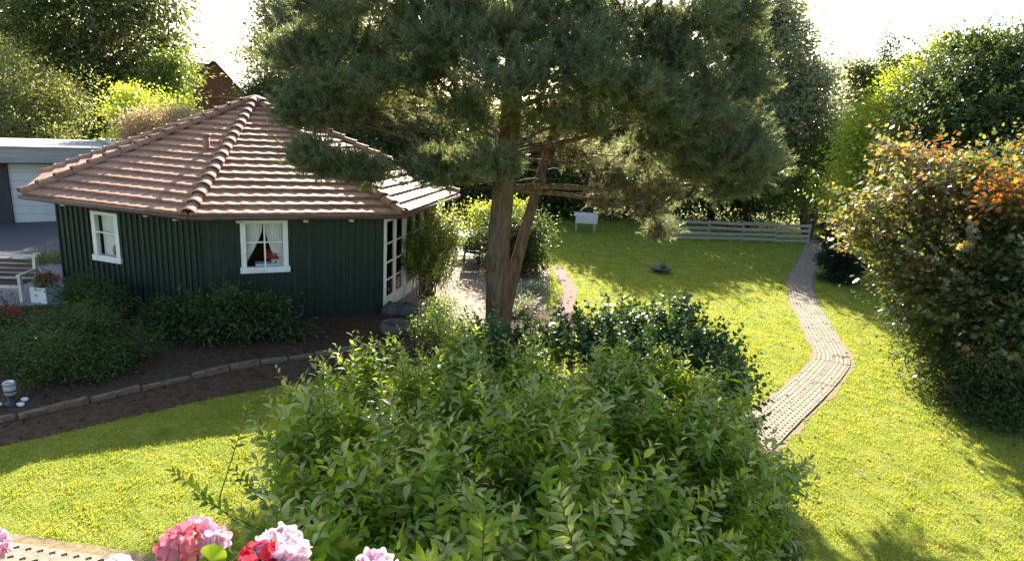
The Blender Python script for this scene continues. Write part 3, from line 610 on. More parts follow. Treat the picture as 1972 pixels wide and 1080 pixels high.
dr = mb.build('door', M['garage_white'], o); gbox(MB(), 2.0, 2.12, 1.0, 1.05, -0.06, -0.03).build('handle', M['metal'], dr)
gbox(MB(), -0.93, -0.47, 0.02, 1.94, -0.12, -0.06).build('side_door', simple('teal_door', (0.05, 0.22, 0.20), (0.08, 0.3, 0.27), 4, 0.6, 0, 0), o)
mb = MB(); gbox(mb, -8, 3.4, 2.26, 2.78, 0.55, 0.62); gbox(mb, 3.4, 3.47, 2.26, 2.78, -6.2, 0.62); mb.build('fascia', M['fascia'], o)
mb = MB(); gbox(mb, -8, 3.4, 2.25, 2.74, -6.2, 0.55); mb.build('roof', simple('roof_felt', (0.22, 0.23, 0.22), (0.34, 0.35, 0.34), 5, 0.9, 0.3, 0.01), o)
gbox(MB(), -8.02, 3.5, 2.785, 2.83, 0.50, 0.66).build('coping', M['fence'], o)
# low white roofed carport behind it
o = thing('carport', 'low carport roof with a thin white edge behind the garage', 'carport', gp(5.5, 0, -4))
mb = MB(); gbox(mb, 3.6, 8.5, 2.60, 2.78, -7.5, -3.2); mb.build('roof', M['white'], o); mb = MB()
for u in (3.8, 8.3):
    for q in (-3.4, -7.3): gbox(mb, u - .06, u + .06, 0, 2.6, q - .06, q + .06)
mb.build('post', M['white'], o) if False else None
for u in (3.8, 8.3):
    for q in (-3.4, -7.3): gbox(MB(), u - .06, u + .06, 0, 2.6, q - .06, q + .06).build('post', M['white'], o)

# ---------------------------------------------------------------- brick house with gable far off
o = thing('brick_house', 'red brick house gable with dark roof rising far behind the pavilion', 'house', (-28.5, 61, 0))
hx, hy, hr = -28.2, 60.0, 3.1
mb = MB(); xl, xr, yb = hx - hr, hx + hr, hy + 9
mb.add([(xl, hy, 0), (xr, hy, 0), (xr, hy, 5.3), (hx, hy, 8.45), (xl, hy, 5.3), (xl, yb, 0), (xr, yb, 0), (xr, yb, 5.3), (hx, yb, 8.45), (xl, yb, 5.3)], [(0, 1, 2, 3, 4), (9, 8, 7, 6, 5), (1, 6, 7, 2), (5, 0, 4, 9)])
mb.add([(xl - 7, hy + 3, 0), (xl, hy + 3, 0), (xl, hy + 3, 5.4), (xl - 7, hy + 3, 5.4)], [(0, 1, 2, 3)]); mb.build('wall', M['brick'], o)
mb = MB()
for s_ in (-1, 1):
    a = Vector((hx, hy - 0.2, 8.62)); b = Vector((hx + s_ * (hr + 0.4), hy - 0.2, 5.05)); a2 = a + Vector((0, 9.4, 0)); b2 = b + Vector((0, 9.4, 0)); dn = Vector((0, 0, -0.16))
    P = [a, b, b2, a2, a + dn, b + dn, b2 + dn, a2 + dn]; F = [(0, 1, 2, 3), (7, 6, 5, 4), (0, 4, 5, 1), (1, 5, 6, 2), (2, 6, 7, 3)]
    mb.add(P, F)
mb.add([(xl - 7, hy + 2.7, 5.2), (xl + 1.8, hy + 2.7, 5.2), (hx - 0.1, hy + 6.0, 8.58), (xl - 7, hy + 6.0, 8.58)], [(0, 1, 2, 3)])
mb.build('roof', M['slate'], o)
mb = MB().box((hx, hy - 0.02, 5.35), (hr * 1.9, 0.05, 0.12)); mb.build('brick_band', M['terracotta'], o)
mb = MB().box((hx - 0.2, hy - 0.03, 3.6), (1.0, 0.06, 1.2)); mb.build('window', M['black'], o)

# ---------------------------------------------------------------- the big pine
def limb(mb, a, b, r0, r1, sag=0.08, n=6, jit=0.05):
    a = Vector(a); b = Vector(b); L = (b - a).length; pts = []
    for k in range(n):
        f_ = k / (n - 1); p = a.lerp(b, f_) + Vector((0, 0, 4 * sag * L * f_ * (1 - f_)))
        if 0 < k < n - 1: p += Vector((random.uniform(-1, 1), random.uniform(-1, 1), random.uniform(-1, 1))) * jit * L * 0.3
        pts.append(p)
    mb.tube(pts, [r0 + (r1 - r0) * k / (n - 1) for k in range(n)], 7 if r0 > .04 else 4, cap=False); return pts
o = thing('pine_tree', 'tall pine with reddish bark and a second slanting stem, shading the middle of the garden', 'pine tree', (-0.3, 13.7, 0))
TRK = [(-0.32, 13.7, -0.1), (-0.30, 13.7, 0.5), (-0.34, 13.7, 2.0), (-0.28, 13.7, 3.8), (-0.22, 13.72, 5.5), (-0.2, 13.7, 7.1), (-0.1, 13.8, 9.2), (0.1, 13.8, 11.6)]
mb = MB(); mb.tube(smooth_line(TRK, 5), np.interp(np.linspace(0, 1, 36), [0, .06, .3, .7, 1], [.32, .27, .25, .19, .05]), 16, wob=0.045); mb.build('trunk', M['bark'], o)
mb = MB(); mb.tube(smooth_line([(-0.15, 13.9, 0.0), (-0.08, 14.15, 0.6), (0.12, 14.2, 1.8), (0.5, 14.2, 3.6), (0.85, 14.3, 5.2), (1.2, 14.5, 7.0)], 5), np.linspace(.18, .06, 26), 12, wob=0.05); mb.build('side_stem', M['bark'], o)
PL = [  # needle masses, read as (x, y, z, rx, ry, rz)
 # mass in front of the trunk
 (-1.50,11.80,5.90,0.79,0.79,0.59), (-0.45,11.40,5.41,0.94,0.94,0.80), (0.63,11.50,5.48,0.95,0.95,0.71), (1.76,11.80,5.48,0.98,0.98,0.74), (2.44,12.00,5.17,0.71,0.71,0.66), (0.92,12.20,4.80,0.91,0.91,0.50), (-1.01,12.00,4.87,0.79,0.79,0.55), (-1.82,12.20,5.48,0.61,0.61,0.51),
 # left boughs
 (-2.85,12.50,5.25,0.95,0.95,0.58), (-3.93,12.80,5.11,0.83,0.83,0.53), (-4.56,13.20,5.69,0.69,0.69,0.40), (-4.05,13.00,4.59,0.73,0.73,0.36), (-4.18,12.60,4.65,0.49,0.49,0.44), (-3.32,13.20,4.71,0.67,0.67,0.31), (-1.43,12.60,3.77,0.47,0.47,0.31),
 (-0.48,12.00,3.88,0.59,0.59,0.20), (-1.52,12.60,3.61,0.73,0.73,0.25),
 # sprig over the roof
 (-3.88,12.20,3.82,0.32,0.32,0.30), (-3.52,12.40,3.68,0.45,0.45,0.16), (-3.04,12.70,3.60,0.41,0.41,0.13),
 # right boughs
 (3.14,12.20,4.93,0.83,0.83,0.83), (4.04,12.60,4.30,0.82,0.82,0.71), (4.55,13.00,4.51,0.62,0.62,0.79), (3.84,13.20,5.58,0.91,0.91,0.79), (3.47,13.00,4.04,0.67,0.67,0.44), (4.46,13.30,3.65,0.69,0.69,0.46), (2.80,12.60,4.52,0.64,0.64,0.53), (4.88,13.50,4.20,0.47,0.47,0.53),
 # upper boughs, partly above the picture
 (-3.92,13.50,6.64,0.93,0.93,0.64), (-2.47,12.50,6.65,0.96,0.96,0.48), (-1.42,13.40,7.05,0.90,0.90,0.56), (0.63,13.00,6.72,1.08,1.08,0.49), (1.93,13.00,6.70,1.09,1.09,0.66), (3.18,13.20,6.71,1.24,1.24,0.79), (4.16,13.60,7.11,0.71,0.71,0.71), (4.17,14.00,6.47,0.85,0.85,0.61), (1.25,13.00,7.58,1.76,1.76,0.77), (-1.26,13.50,7.83,1.95,1.95,0.80), (-3.42,14.00,7.54,1.33,1.33,0.73), (3.36,13.60,7.74,1.30,1.30,0.71),
 (-0.43,12.20,6.28,0.81,0.81,0.41), (-0.20,14.50,7.11,1.45,1.45,0.61), (-1.32,12.60,6.46,0.74,0.74,0.42), (1.08,12.00,6.07,0.90,0.90,0.45), (2.81,12.60,6.05,0.85,0.85,0.53), (-3.17,13.00,5.94,0.88,0.88,0.50), (-2.19,12.60,6.14,0.74,0.74,0.48), (-4.21,13.40,5.92,0.70,0.70,0.52), (2.60,13.60,6.24,1.03,1.03,0.57), (4.37,13.60,5.74,0.59,0.59,0.71),
 # behind the trunk
 (-2.94,15.00,5.05,1.51,1.51,0.63), (3.27,15.50,5.90,1.44,1.44,1.18), (4.77,15.20,4.93,1.05,1.05,1.18), (0.46,15.80,6.34,1.57,1.57,0.78), (-4.00,15.40,5.93,1.05,1.05,0.66), (2.68,15.20,4.09,0.76,0.76,0.51)]
GL = [  # sparse dry twigs low on the right, backlight put into their paler needle colour
 (2.57,13.60,3.62,0.69,0.69,0.37), (3.29,13.80,3.53,0.59,0.59,0.33), (2.93,14.00,3.03,0.47,0.47,0.43), (2.05,14.00,3.77,0.70,0.70,0.35), (1.48,14.20,4.07,0.71,0.71,0.33), (3.26,14.20,2.55,0.27,0.27,0.36), (2.00,14.00,3.15,0.47,0.47,0.28), (0.89,14.40,4.36,0.71,0.71,0.31)]
mb = MB(); mb2 = MB()
trunk_at = lambda z: Vector((np.interp(z, [p[2] for p in TRK], [p[0] for p in TRK]), 13.7, z))
tips = []
def tufts(lobes, n, per, ln, wd, shell):
    sub = []; sw = []
    for l in lobes:
        l = np.array(l); dd = rdir(13); dd[:, 2] = np.abs(dd[:, 2]) * 1.0 - 0.25
        for q_ in range(13):
            r_ = rng.uniform(0.18, 0.38); sub.append(tuple(l[:3] + dd[q_] * l[3:6] * rng.uniform(0.25, 1.0)) + (r_ * 1.4, r_ * 1.4, r_ * 0.95)); sw.append(r_ ** 2)
        sub.append(tuple(l[:3]) + tuple(l[3:6] * 0.85)); sw.append(0.35)
    P, d, k = lobe_points(sub, n, shell, sw)
    tr_ = np.array([-0.2, 13.7, 0.0]); out = P - tr_; out[:, 2] = 0.25 * np.linalg.norm(out[:, :2], axis=1); out = unit(unit(out) * 0.4 + d * 0.9 + rng.normal(size=P.shape) * 0.25 + [0, 0, 0.5])
    tt = rng.random((n, per)); base = P[:, None] + out[:, None] * (tt[..., None] - 0.5) * 0.26 + rng.normal(size=(n, per, 3)) * 0.008
    D = unit(out[:, None] * (0.35 + 0.9 * tt[..., None]) + rng.normal(size=(n, per, 3)) * 0.72)
    V, F = place(T_NEEDLE, base.reshape(-1, 3), D.reshape(-1, 3), rdir(n * per), ln * rng.uniform(0.7, 1.2, n * per), wd / ln)
    return P, out, V, F
P, out, V, F = tufts(PL, 19000, 42, 0.125, 0.015, 0.5); npmesh('needles', V, F, LM['pine'], o)
for i in range(0, len(P), 4): mb2.tube([P[i] - out[i] * 0.35, P[i] + out[i] * 0.1], [0.008, 0.004], 3, cap=False)
P2, out2, V, F = tufts(GL, 800, 30, 0.13, 0.012, 0.6); npmesh('dry_lit_needles', V, F, leafmat('dry_lit_needles', [(0, (0.11, 0.13, 0.07)), (0.6, (0.21, 0.22, 0.12)), (1, (0.36, 0.32, 0.20))], 0.42, 1.5, 0.45, 0.6, 0.4, (1.05, 1.05, 0.75)), o)
for i in range(len(P2)): mb2.tube([P2[i] - out2[i] * 0.4, P2[i] + out2[i] * 0.1], [0.009, 0.004], 3, cap=False)
done = []
for q_, l in enumerate(sorted(PL + GL, key=lambda l: (Vector(l[:3]) - trunk_at(l[2])).length)):
    c_ = Vector(l[:3]); z0 = min(max(c_.z - 0.25 * (c_ - trunk_at(c_.z)).length, 3.3), 10.5); near = [d_ for d_ in done if (d_ - c_).length < 1.9]
    if near and q_ % 4:
        s_ = min(near, key=lambda d_: (d_ - c_).length); pts = limb(mb, s_, c_, 0.036, 0.014, random.uniform(-.03, .08))
    else: pts = limb(mb, trunk_at(z0), c_, 0.045 + 0.006 * (c_ - trunk_at(z0)).length, 0.02, random.uniform(-.04, .07))
    done.append(c_)
    for _ in range(9):
        q = pts[random.randint(2, len(pts) - 1)]; t_ = c_ + Vector((random.uniform(-1, 1) * l[3], random.uniform(-1, 1) * l[4], random.uniform(-.8, .8) * l[5])); limb(mb2, q, t_, 0.012, 0.005, 0.05, 5, 0.12)
# bare dead twigs under the crown
for _ in range(70):
    z = random.uniform(3.3, 6.6); a = random.uniform(0, 2 * PI); L = random.uniform(0.8, 2.6); s_ = trunk_at(z) + (Vector((0.9, 0.5, 0)) if random.random() < .35 else Vector((0, 0, 0)))
    e_ = s_ + Vector((math.cos(a) * L, math.sin(a) * L, random.uniform(-.25, .5))); pts = limb(mb2, s_, e_, 0.018, 0.005, 0.04, 5)
    for _ in range(4): q = pts[random.randint(1, 4)]; limb(mb2, q, q + Vector((random.uniform(-.5, .5), random.uniform(-.5, .5), random.uniform(-.2, .3))), 0.007, 0.003, 0.02, 3)
mb.build('branches', M['bark'], o); mb2.build('twigs', M['bark'], o)

# ---------------------------------------------------------------- trees around the garden
BGT = 'trees around the garden'
tree('broadleaf_tree', 'huge dark leafy tree towering over the garage on the left', 'tree', (-32.5, 48), [(-35.86,48.00,7.93,4.44,4.44,3.95), (-32.63,47.00,6.96,3.77,3.77,2.83), (-28.86,47.00,7.53,3.18,3.18,2.73), (-36.46,47.00,8.83,2.94,2.94,2.94), (-31.16,48.00,9.62,5.20,5.20,4.25), (-27.43,48.00,9.48,3.43,3.43,3.43), (-26.37,47.00,6.26,2.66,2.66,2.44), (-30.56,47.00,5.30,4.15,4.15,3.00), (-35.02,48.00,5.46,3.42,3.42,2.93), (-37.10,49.00,10.13,3.05,3.05,3.05), (-30.62,49.00,13.98,6.74,6.74,4.34), (-35.93,49.00,13.34,5.05,5.05,4.04), (-25.76,48.00,9.22,1.35,1.35,1.80), (-28.84,47.00,3.59,2.72,2.72,1.82), (-25.29,46.00,5.73,1.47,1.47,1.73)], LM['olive'], 1500, 28, 0.34, 0.5, T_KITE, spread=0.7, twigs=60, group=BGT)
tree('golden_bush', 'rounded golden green bush behind the left end of the garage roof', 'bush', (-23.5, 33), [(-25.77,33.00,4.36,3.10,3.10,2.58), (-23.73,33.00,3.71,1.94,1.94,1.67), (-27.23,34.00,5.35,2.15,2.15,1.79), (-24.42,32.00,2.78,2.99,2.99,1.00), (-27.71,33.00,3.73,2.13,2.13,2.48)], LM['gold'], 900, 30, 0.13, 0.12, spread=0.3, twigs=30)
tree('lime_shrub', 'bright lime shrub between the big tree and the pavilion roof', 'shrub', (-17.2, 30), [(-17.74,31.00,4.40,1.47,1.47,0.76), (-18.78,31.00,3.85,1.04,1.04,0.90), (-16.77,31.00,4.14,0.87,0.87,0.58), (-17.74,30.00,3.32,1.44,1.44,0.86)], LM['lime'], 420, 26, 0.12, 0.08, spread=0.26, twigs=20)
tree('flowering_shrub', 'pinkish faded flowering shrub just behind the left hip of the roof', 'shrub', (-15.4, 28), [(-15.17,28.00,3.82,1.44,1.44,0.73), (-14.37,28.00,3.94,0.78,0.78,0.41), (-16.36,28.00,3.09,1.34,1.34,0.59)], LM['pinkish'], 380, 24, 0.11, 0.07, spread=0.22, twigs=20)
tree('broadleaf_tree', 'small dark tree close to the left of the brick gable', 'tree', (-24.5, 44), [(-23.78,44.00,6.54,0.74,0.74,0.99), (-24.15,44.00,4.85,1.07,1.07,1.32), (-22.86,44.00,7.26,0.29,0.29,0.29)], LM['mid'], 330, 26, 0.22, 0.12, group=BGT, spread=0.5)
tree('dark_bush', 'dark bush peeping over the roof peak right of the brick gable', 'bush', (-15.5, 36), [(-14.51,36.00,5.07,0.83,0.83,0.51), (-13.93,36.00,5.44,0.95,0.95,0.70), (-12.43,35.00,5.21,1.38,1.38,0.98)], LM['dark'], 330, 26, 0.15, 0.1, spread=0.34)
tree('birch_tree', 'thin sparse pale leaved tree left of the pine against the sky', 'tree', (-14.5, 38), [(-14.94,38.00,7.33,1.35,1.35,1.21), (-13.98,38.00,9.47,1.51,1.51,1.68), (-15.82,38.00,7.70,0.54,0.54,0.34), (-14.23,38.00,6.08,1.50,1.50,0.87), (-13.43,38.00,7.84,2.00,2.00,2.00), (-11.63,38.00,9.06,2.30,2.30,2.30), (-13.79,38.00,10.85,1.51,1.51,1.51)], LM['grey'], 900, 24, 0.20, 0.16, spread=0.55, twigs=120, group=BGT)
for (lb, cx_, px0, Y, mt, txt, lobes) in [
 (0, 0, 0, 34, 'pinkish', 'tawny sunlit tree seen through the pine boughs left of its trunk', [(-8.20,36.00,5.77,2.43,2.43,1.52), (-5.89,36.00,4.52,2.10,2.10,1.35), (-9.92,36.00,5.12,1.54,1.54,1.38), (-7.28,37.00,7.54,1.87,1.87,1.25)]),
 (0, 0, 0, 33, 'dark', 'dark tree directly behind the pavilion and its right hip', [(-8.04,33.00,2.82,2.52,2.52,1.96), (-5.70,32.00,1.98,1.88,1.88,1.88), (-9.92,34.00,4.01,1.75,1.75,1.46), (-3.74,33.00,2.56,1.92,1.92,2.47), (-3.04,32.00,0.71,1.87,1.87,1.33)]),
 (0, 0, 0, 35, 'gold', 'pale yellow green tree glimpsed right behind the pine trunk', [(0.45,33.50,4.10,1.65,1.65,1.10), (3.38,33.50,4.54,1.94,1.94,1.25), (5.72,33.50,5.20,1.96,1.96,1.40), (4.03,33.50,6.12,1.67,1.67,1.11), (6.09,33.00,3.41,1.66,1.66,1.11)]),
 (0, 0, 0, 32, 'dark', 'dark evergreen behind the white board on the lawn', [(-1.01,33.00,1.66,1.91,1.91,1.64), (1.70,33.00,1.55,2.05,2.05,1.64), (4.27,34.00,1.33,1.98,1.98,1.56), (6.54,34.00,0.91,1.72,1.72,1.29), (3.27,34.00,3.19,2.53,2.53,1.13), (-0.38,32.00,0.47,1.59,1.59,0.80), (2.60,33.00,0.39,1.65,1.65,0.82), (-0.03,34.00,3.26,1.68,1.68,1.12)]),
 (0, 0, 0, 33, 'dark', 'dark evergreen behind the slatted fence', [(9.28,34.00,1.36,2.04,2.04,1.46), (11.80,34.00,1.24,1.79,1.79,1.25), (8.46,35.00,3.17,2.08,2.08,1.78), (11.34,36.00,3.00,2.18,2.18,1.87), (13.50,34.00,1.06,1.51,1.51,0.91), (8.67,33.50,5.11,1.71,1.71,1.71), (10.52,33.50,5.22,1.73,1.73,1.73), (11.81,33.50,3.73,1.46,1.46,1.46)])]:
    L0 = lobes[0]; tree('evergreen_tree' if mt == 'dark' else 'broadleaf_tree', txt, 'tree', (sum(l[0] for l in lobes) / len(lobes), L0[1] + .5), lobes, LM[mt], 1150, 30, 0.19, 0.16, spread=0.38, group=BGT)
tree('poplar_tree', 'tall silvery green tree at the right edge of the pine crown', 'tree', (14.5, 31), [(10.74,31.00,8.28,1.22,1.22,1.90), (11.62,31.00,8.79,1.15,1.15,1.65), (10.94,31.00,10.09,0.82,0.82,0.82), (12.88,31.00,7.02,1.25,1.25,1.25), (12.11,31.00,5.80,1.92,1.92,1.92), (13.77,31.00,5.42,1.26,1.26,1.40), (10.64,31.00,5.71,1.62,1.62,1.89), (13.28,31.00,7.51,0.61,0.61,0.61)], LM['grey'], 1700, 22, 0.19, 0.2, spread=0.40, twigs=70, group=BGT)
tree('broadleaf_tree', 'bushy mid green tree over the right end of the slatted fence', 'tree', (14.9, 32), [(12.50,31.00,3.40,2.20,2.20,1.65), (14.27,31.00,3.26,1.41,1.41,1.69), (11.08,31.00,2.82,1.63,1.63,1.36), (13.07,30.60,1.98,1.65,1.65,1.10), (15.36,32.00,4.01,1.31,1.31,1.75)], LM['mid'], 1000, 28, 0.14, 0.18, spread=0.34, group=BGT)
tree('fir_tree', 'dark pointed conifer rising against the sky on the right', 'tree', (19.8, 38), [(20.37,38.00,9.37,0.32,0.32,1.43), (20.63,38.00,8.12,0.86,0.86,1.21), (20.68,38.00,6.98,1.50,1.50,1.28), (20.67,38.00,5.52,2.14,2.14,1.42), (20.23,38.00,10.06,0.14,0.14,0.86)], LM['dark'], 700, 28, 0.16, 0.18, spread=0.26, group=BGT)
tree('broadleaf_tree', 'dull green rounded tree left of the pointed conifer', 'tree', (17.6, 36), [(18.14,36.00,7.04,1.26,1.26,1.66), (17.64,36.00,5.92,1.16,1.16,1.65), (18.35,36.00,8.14,0.73,0.73,0.67), (17.87,35.00,4.29,1.62,1.62,1.62), (17.57,35.00,2.88,1.29,1.29,1.29)], LM['olive'], 620, 28, 0.16, 0.18, spread=0.36, group=BGT)
tree('broadleaf_tree', 'dark small tree between the pointed conifer and the lime tree', 'tree', (21.3, 37), [(21.14,37.00,8.36,1.13,1.13,1.06), (21.97,37.00,7.86,1.24,1.24,1.42), (21.34,37.00,6.71,1.41,1.41,1.41)], LM['dark'], 420, 26, 0.17, 0.15, spread=0.32, group=BGT)
tree('lime_tree', 'glowing lime green tree behind the maple on the right', 'tree', (14.5, 24), [(15.47,25.00,7.98,0.73,0.73,0.88), (16.11,25.00,7.28,1.11,1.11,0.98), (15.04,25.00,6.84,1.20,1.20,0.96), (13.96,24.50,5.92,1.28,1.28,0.98), (13.09,24.00,5.03,1.13,1.13,1.01), (12.44,23.50,4.08,0.99,0.99,1.09), (12.48,23.00,3.00,1.08,1.08,0.97), (12.12,23.00,2.42,0.86,0.86,0.64), (14.26,24.00,4.91,1.38,1.38,1.15)], LM['lime'], 1250, 30, 0.12, 0.16, spread=0.28, group=BGT)
tree('ash_tree', 'broad dark drooping leaved tree in the upper right corner', 'tree', (16.8, 20), [(14.23,20.50,6.56,1.75,1.75,1.34), (13.16,20.00,5.57,1.58,1.58,1.08), (15.51,21.00,6.82,1.51,1.51,1.51), (14.23,21.00,7.37,0.94,0.94,0.80), (12.32,19.50,5.06,1.14,1.14,0.85), (14.35,19.50,5.03,1.79,1.79,1.20), (16.48,21.00,6.25,1.76,1.76,1.98), (13.82,21.00,7.73,0.46,0.46,0.46)], LM['dark'], 1500, 30, 0.16, 0.2, T_LEAF, spread=0.36, flat=0.5, upw=0.6, group=BGT)
ASH = bpy.data.objects['ash_tree']
tree('pale_tree', 'pale sunlit tree hard against the right side of the pine crown', 'tree', (12.0, 32.5), [(10.22,32.00,8.35,0.72,0.72,1.39), (10.92,32.00,6.23,0.95,0.95,1.39), (9.81,32.00,9.49,0.61,0.61,0.72), (11.43,32.00,4.53,0.95,0.95,1.01), (11.14,32.00,3.00,0.73,0.73,0.84)], LM['grey'], 620, 24, 0.17, 0.12, spread=0.3, group=BGT)
# maple with the first autumn colour
MP = [(8.51,14.00,3.37,0.81,0.81,0.61), (8.19,14.30,2.96,0.68,0.68,0.48), (7.93,14.60,3.26,0.49,0.49,0.36), (9.16,14.40,4.17,0.77,0.77,0.53), (9.55,14.00,4.34,0.63,0.63,0.47), (9.37,13.80,3.56,0.96,0.96,0.69), (9.93,13.40,3.76,0.82,0.82,0.69), (10.18,13.40,4.52,0.53,0.53,0.47), (9.10,13.60,2.67,1.09,1.09,0.75), (8.36,14.20,2.39,0.75,0.75,0.36), (8.16,14.80,2.63,0.42,0.42,0.25), (9.48,12.80,2.52,1.19,1.19,0.93), (8.69,13.20,1.87,0.99,0.99,0.45), (8.51,13.90,1.98,0.54,0.54,0.24), (9.89,12.40,3.05,0.79,0.79,1.18), (9.23,12.40,1.51,1.10,1.10,0.78), (9.80,11.80,1.20,0.91,0.91,1.29), (8.84,12.80,1.08,0.66,0.66,0.34), (9.07,12.30,0.53,0.65,0.65,0.34), (9.67,12.00,0.24,0.92,0.92,0.59), (8.02,14.80,2.37,0.31,0.31,0.14), (8.40,14.20,1.60,0.36,0.36,0.12), (8.65,13.40,1.29,0.40,0.40,0.13), (8.70,12.60,0.62,0.39,0.39,0.13), (8.63,14.80,4.46,0.34,0.34,0.28), (10.25,12.00,3.54,1.04,1.04,1.95), (9.95,11.00,1.59,0.87,0.87,1.75)]
def autumn(o, P):
    foliage('autumn_leaves', [(8.75,13.20,4.55,0.44,0.44,0.16), (9.02,12.70,4.14,0.51,0.51,0.21), (9.27,12.00,3.92,0.45,0.45,0.27), (9.07,12.00,3.72,0.42,0.42,0.17), (9.49,12.20,4.21,0.33,0.33,0.33), (9.76,12.90,4.88,0.19,0.19,0.29), (7.75,13.50,2.94,0.23,0.23,0.09), (8.18,13.00,2.39,0.18,0.18,0.09)], LM['orange'], o, 75, 6, 0.09, T_STAR, 0.14, 0.9, 0.7)
mpo = tree('maple_tree', 'maple with reddish and orange tipped leaves spreading over the right lawn', 'maple tree', (9.9, 12.6), MP, LM['maple'], 1250, 19, 0.11, 0.14, T_STAR, spread=0.21, flat=0.35, upw=1.3, twigs=200, extra=autumn, stems=3)
tree('dark_shrub', 'dense dark green shrub in the shade under the maple', 'shrub', (9.7, 10.8), [(8.71,10.60,0.06,0.83,0.83,0.48), (8.99,10.20,-0.02,0.71,0.71,0.59), (8.57,11.20,-0.03,0.49,0.49,0.37), (9.19,11.50,0.74,1.00,1.00,0.88), (8.85,11.50,0.07,0.75,0.75,0.63), (9.49,11.00,0.02,0.88,0.88,0.75), (8.67,12.30,0.39,0.58,0.58,0.52), (9.49,12.20,1.15,1.17,1.17,0.78), (9.81,11.20,0.90,0.76,0.76,1.39), (10.01,12.60,1.94,1.21,1.21,1.07), (9.13,13.00,1.32,0.94,0.94,0.80)], LM['dark'], 1300, 26, 0.085, 0.06, T_LEAF, spread=0.22)
tree('clipped_yew', 'narrow very dark clipped yew column beside the far path', 'hedge', (11.0, 21.3), [(10.90,21.30,1.32,0.48,0.50,0.60), (11.08,21.30,0.51,0.52,0.50,0.68), (11.47,21.00,0.52,0.60,0.50,0.52), (11.22,21.30,-0.03,0.52,0.40,0.24)], simple('yew', (0.008, 0.014, 0.008), (0.02, 0.03, 0.015), 4, 0.7, 0, 0, island=0.4, spec=0.2), 900, 22, 0.06, 0.08, spread=0.12, twigs=10)
tree('dark_hedge', 'very dark hedge closing the garden where the path ends', 'hedge', (18, 37), [(17.76,36.50,0.99,1.68,1.68,1.34), (17.09,36.00,0.13,1.32,1.32,0.79), (18.08,34.00,0.50,1.43,1.43,1.28), (16.59,28.00,-0.31,1.63,1.63,1.35), (16.95,37.00,1.79,1.34,1.34,1.01)], LM['dark'], 700, 26, 0.13, 0.1, spread=0.3)
# far hedge rows that close the view between the trunks, each plant on its own
k = 0
for x_, y_, h_, mt, txt in [(-33, 40, 4.5, 'dark', 'dark hedge plant behind the garage at the left edge'), (-26, 41, 4.2, 'mid', 'green hedge plant behind the golden bush'), (-19.5, 38, 3.0, 'dark', 'dark hedge plant behind the lime shrub'), (-12, 39, 3.0, 'dark', 'dark hedge plant hidden behind the roof peak'), (-6, 38, 5.5, 'dark', 'dark hedge plant right behind the pavilion'),
                            (0, 38, 5.8, 'olive', 'olive hedge plant behind the pine trunk'), (6, 38, 5.6, 'dark', 'dark hedge plant behind the lawn'), (12, 40, 5.6, 'dark', 'dark hedge plant behind the slatted fence'), (24, 33, 6.2, 'dark', 'dark hedge plant behind the lime tree'), (24, 26, 5.0, 'olive', 'olive hedge plant at the far right')]:
    tree('hedge_plant', txt, 'hedge', (x_, y_), [(x_, y_, h_ * .3, 3.6, 1.6, h_ * .36), (x_ - 1.8, y_, h_ * .62, 2.2, 1.4, h_ * .34), (x_ + 1.8, y_, h_ * .64, 2.2, 1.4, h_ * .36)], LM[mt], 420, 26, 0.24, 0.1, spread=0.5, twigs=10, group='hedge plants closing the view')

# ---------------------------------------------------------------- shrubs near the pavilion
tree('dark_bush', 'dark rounded evergreen bush behind the two pine stems', 'bush', (0.75, 21), [(-0.09,20.00,0.89,1.14,1.14,1.04), (0.28,19.80,0.44,0.97,0.97,0.63), (-0.60,20.20,0.82,0.85,0.85,0.85), (0.56,20.00,1.18,0.57,0.57,0.77)], LM['dark'], 800, 24, 0.09, 0.06, spread=0.18, twigs=16)
tree('yellow_shrub', 'yellow green shrub top glowing between the two pine stems', 'shrub', (0.3, 23.2), [(-0.17,23.20,1.41,0.54,0.54,0.50), (-0.43,23.20,0.85,0.50,0.50,0.58), (-1.23,23.40,1.16,0.43,0.43,0.59)], LM['lime'], 280, 24, 0.10, 0.05, spread=0.18, twigs=10)
tree('rhododendron', 'large rounded rhododendron at the left of the bed', 'bush', (-7.9, 10.6), [(-7.76,10.60,0.34,0.89,0.89,0.66), (-8.23,10.40,0.09,0.42,0.42,0.44), (-7.18,10.40,0.16,0.46,0.46,0.40), (-8.07,11.00,0.48,0.59,0.59,0.33), (-7.64,10.00,0.09,0.64,0.64,0.22)], LM['rhodo'], 1500, 24, 0.058, 0.045, T_LEAF, spread=0.12, twigs=20, stems=4)
tree('rhododendron', 'smaller green bush behind the big rhododendron against the left wall', 'bush', (-9.3, 12.9), [(-9.10,12.90,0.48,0.46,0.46,0.30), (-8.59,12.60,0.37,0.42,0.42,0.29), (-9.36,13.20,0.70,0.18,0.18,0.19)], LM['rhodo'], 420, 22, 0.06, 0.04, T_LEAF, spread=0.12, twigs=12)
tree('dark_bush', 'dark low bush with red flowers cut by the left edge', 'bush', (-9.5, 10.6), [(-9.42,11.00,0.14,0.50,0.50,0.62), (-9.73,11.00,0.32,0.63,0.63,0.88), (-9.62,11.60,0.29,0.34,0.34,0.26), (-8.90,10.40,0.04,0.40,0.40,0.31)], LM['dark'], 420, 22, 0.065, 0.04, T_LEAF, spread=0.13, twigs=12, extra=lambda o, P: foliage('red_flowers', [(-9.50,11.20,0.68,0.28,0.28,0.10), (-9.35,11.30,0.61,0.15,0.15,0.08)], LM['redbloom'], o, 26, 10, 0.035, T_ROUND, 0.05))
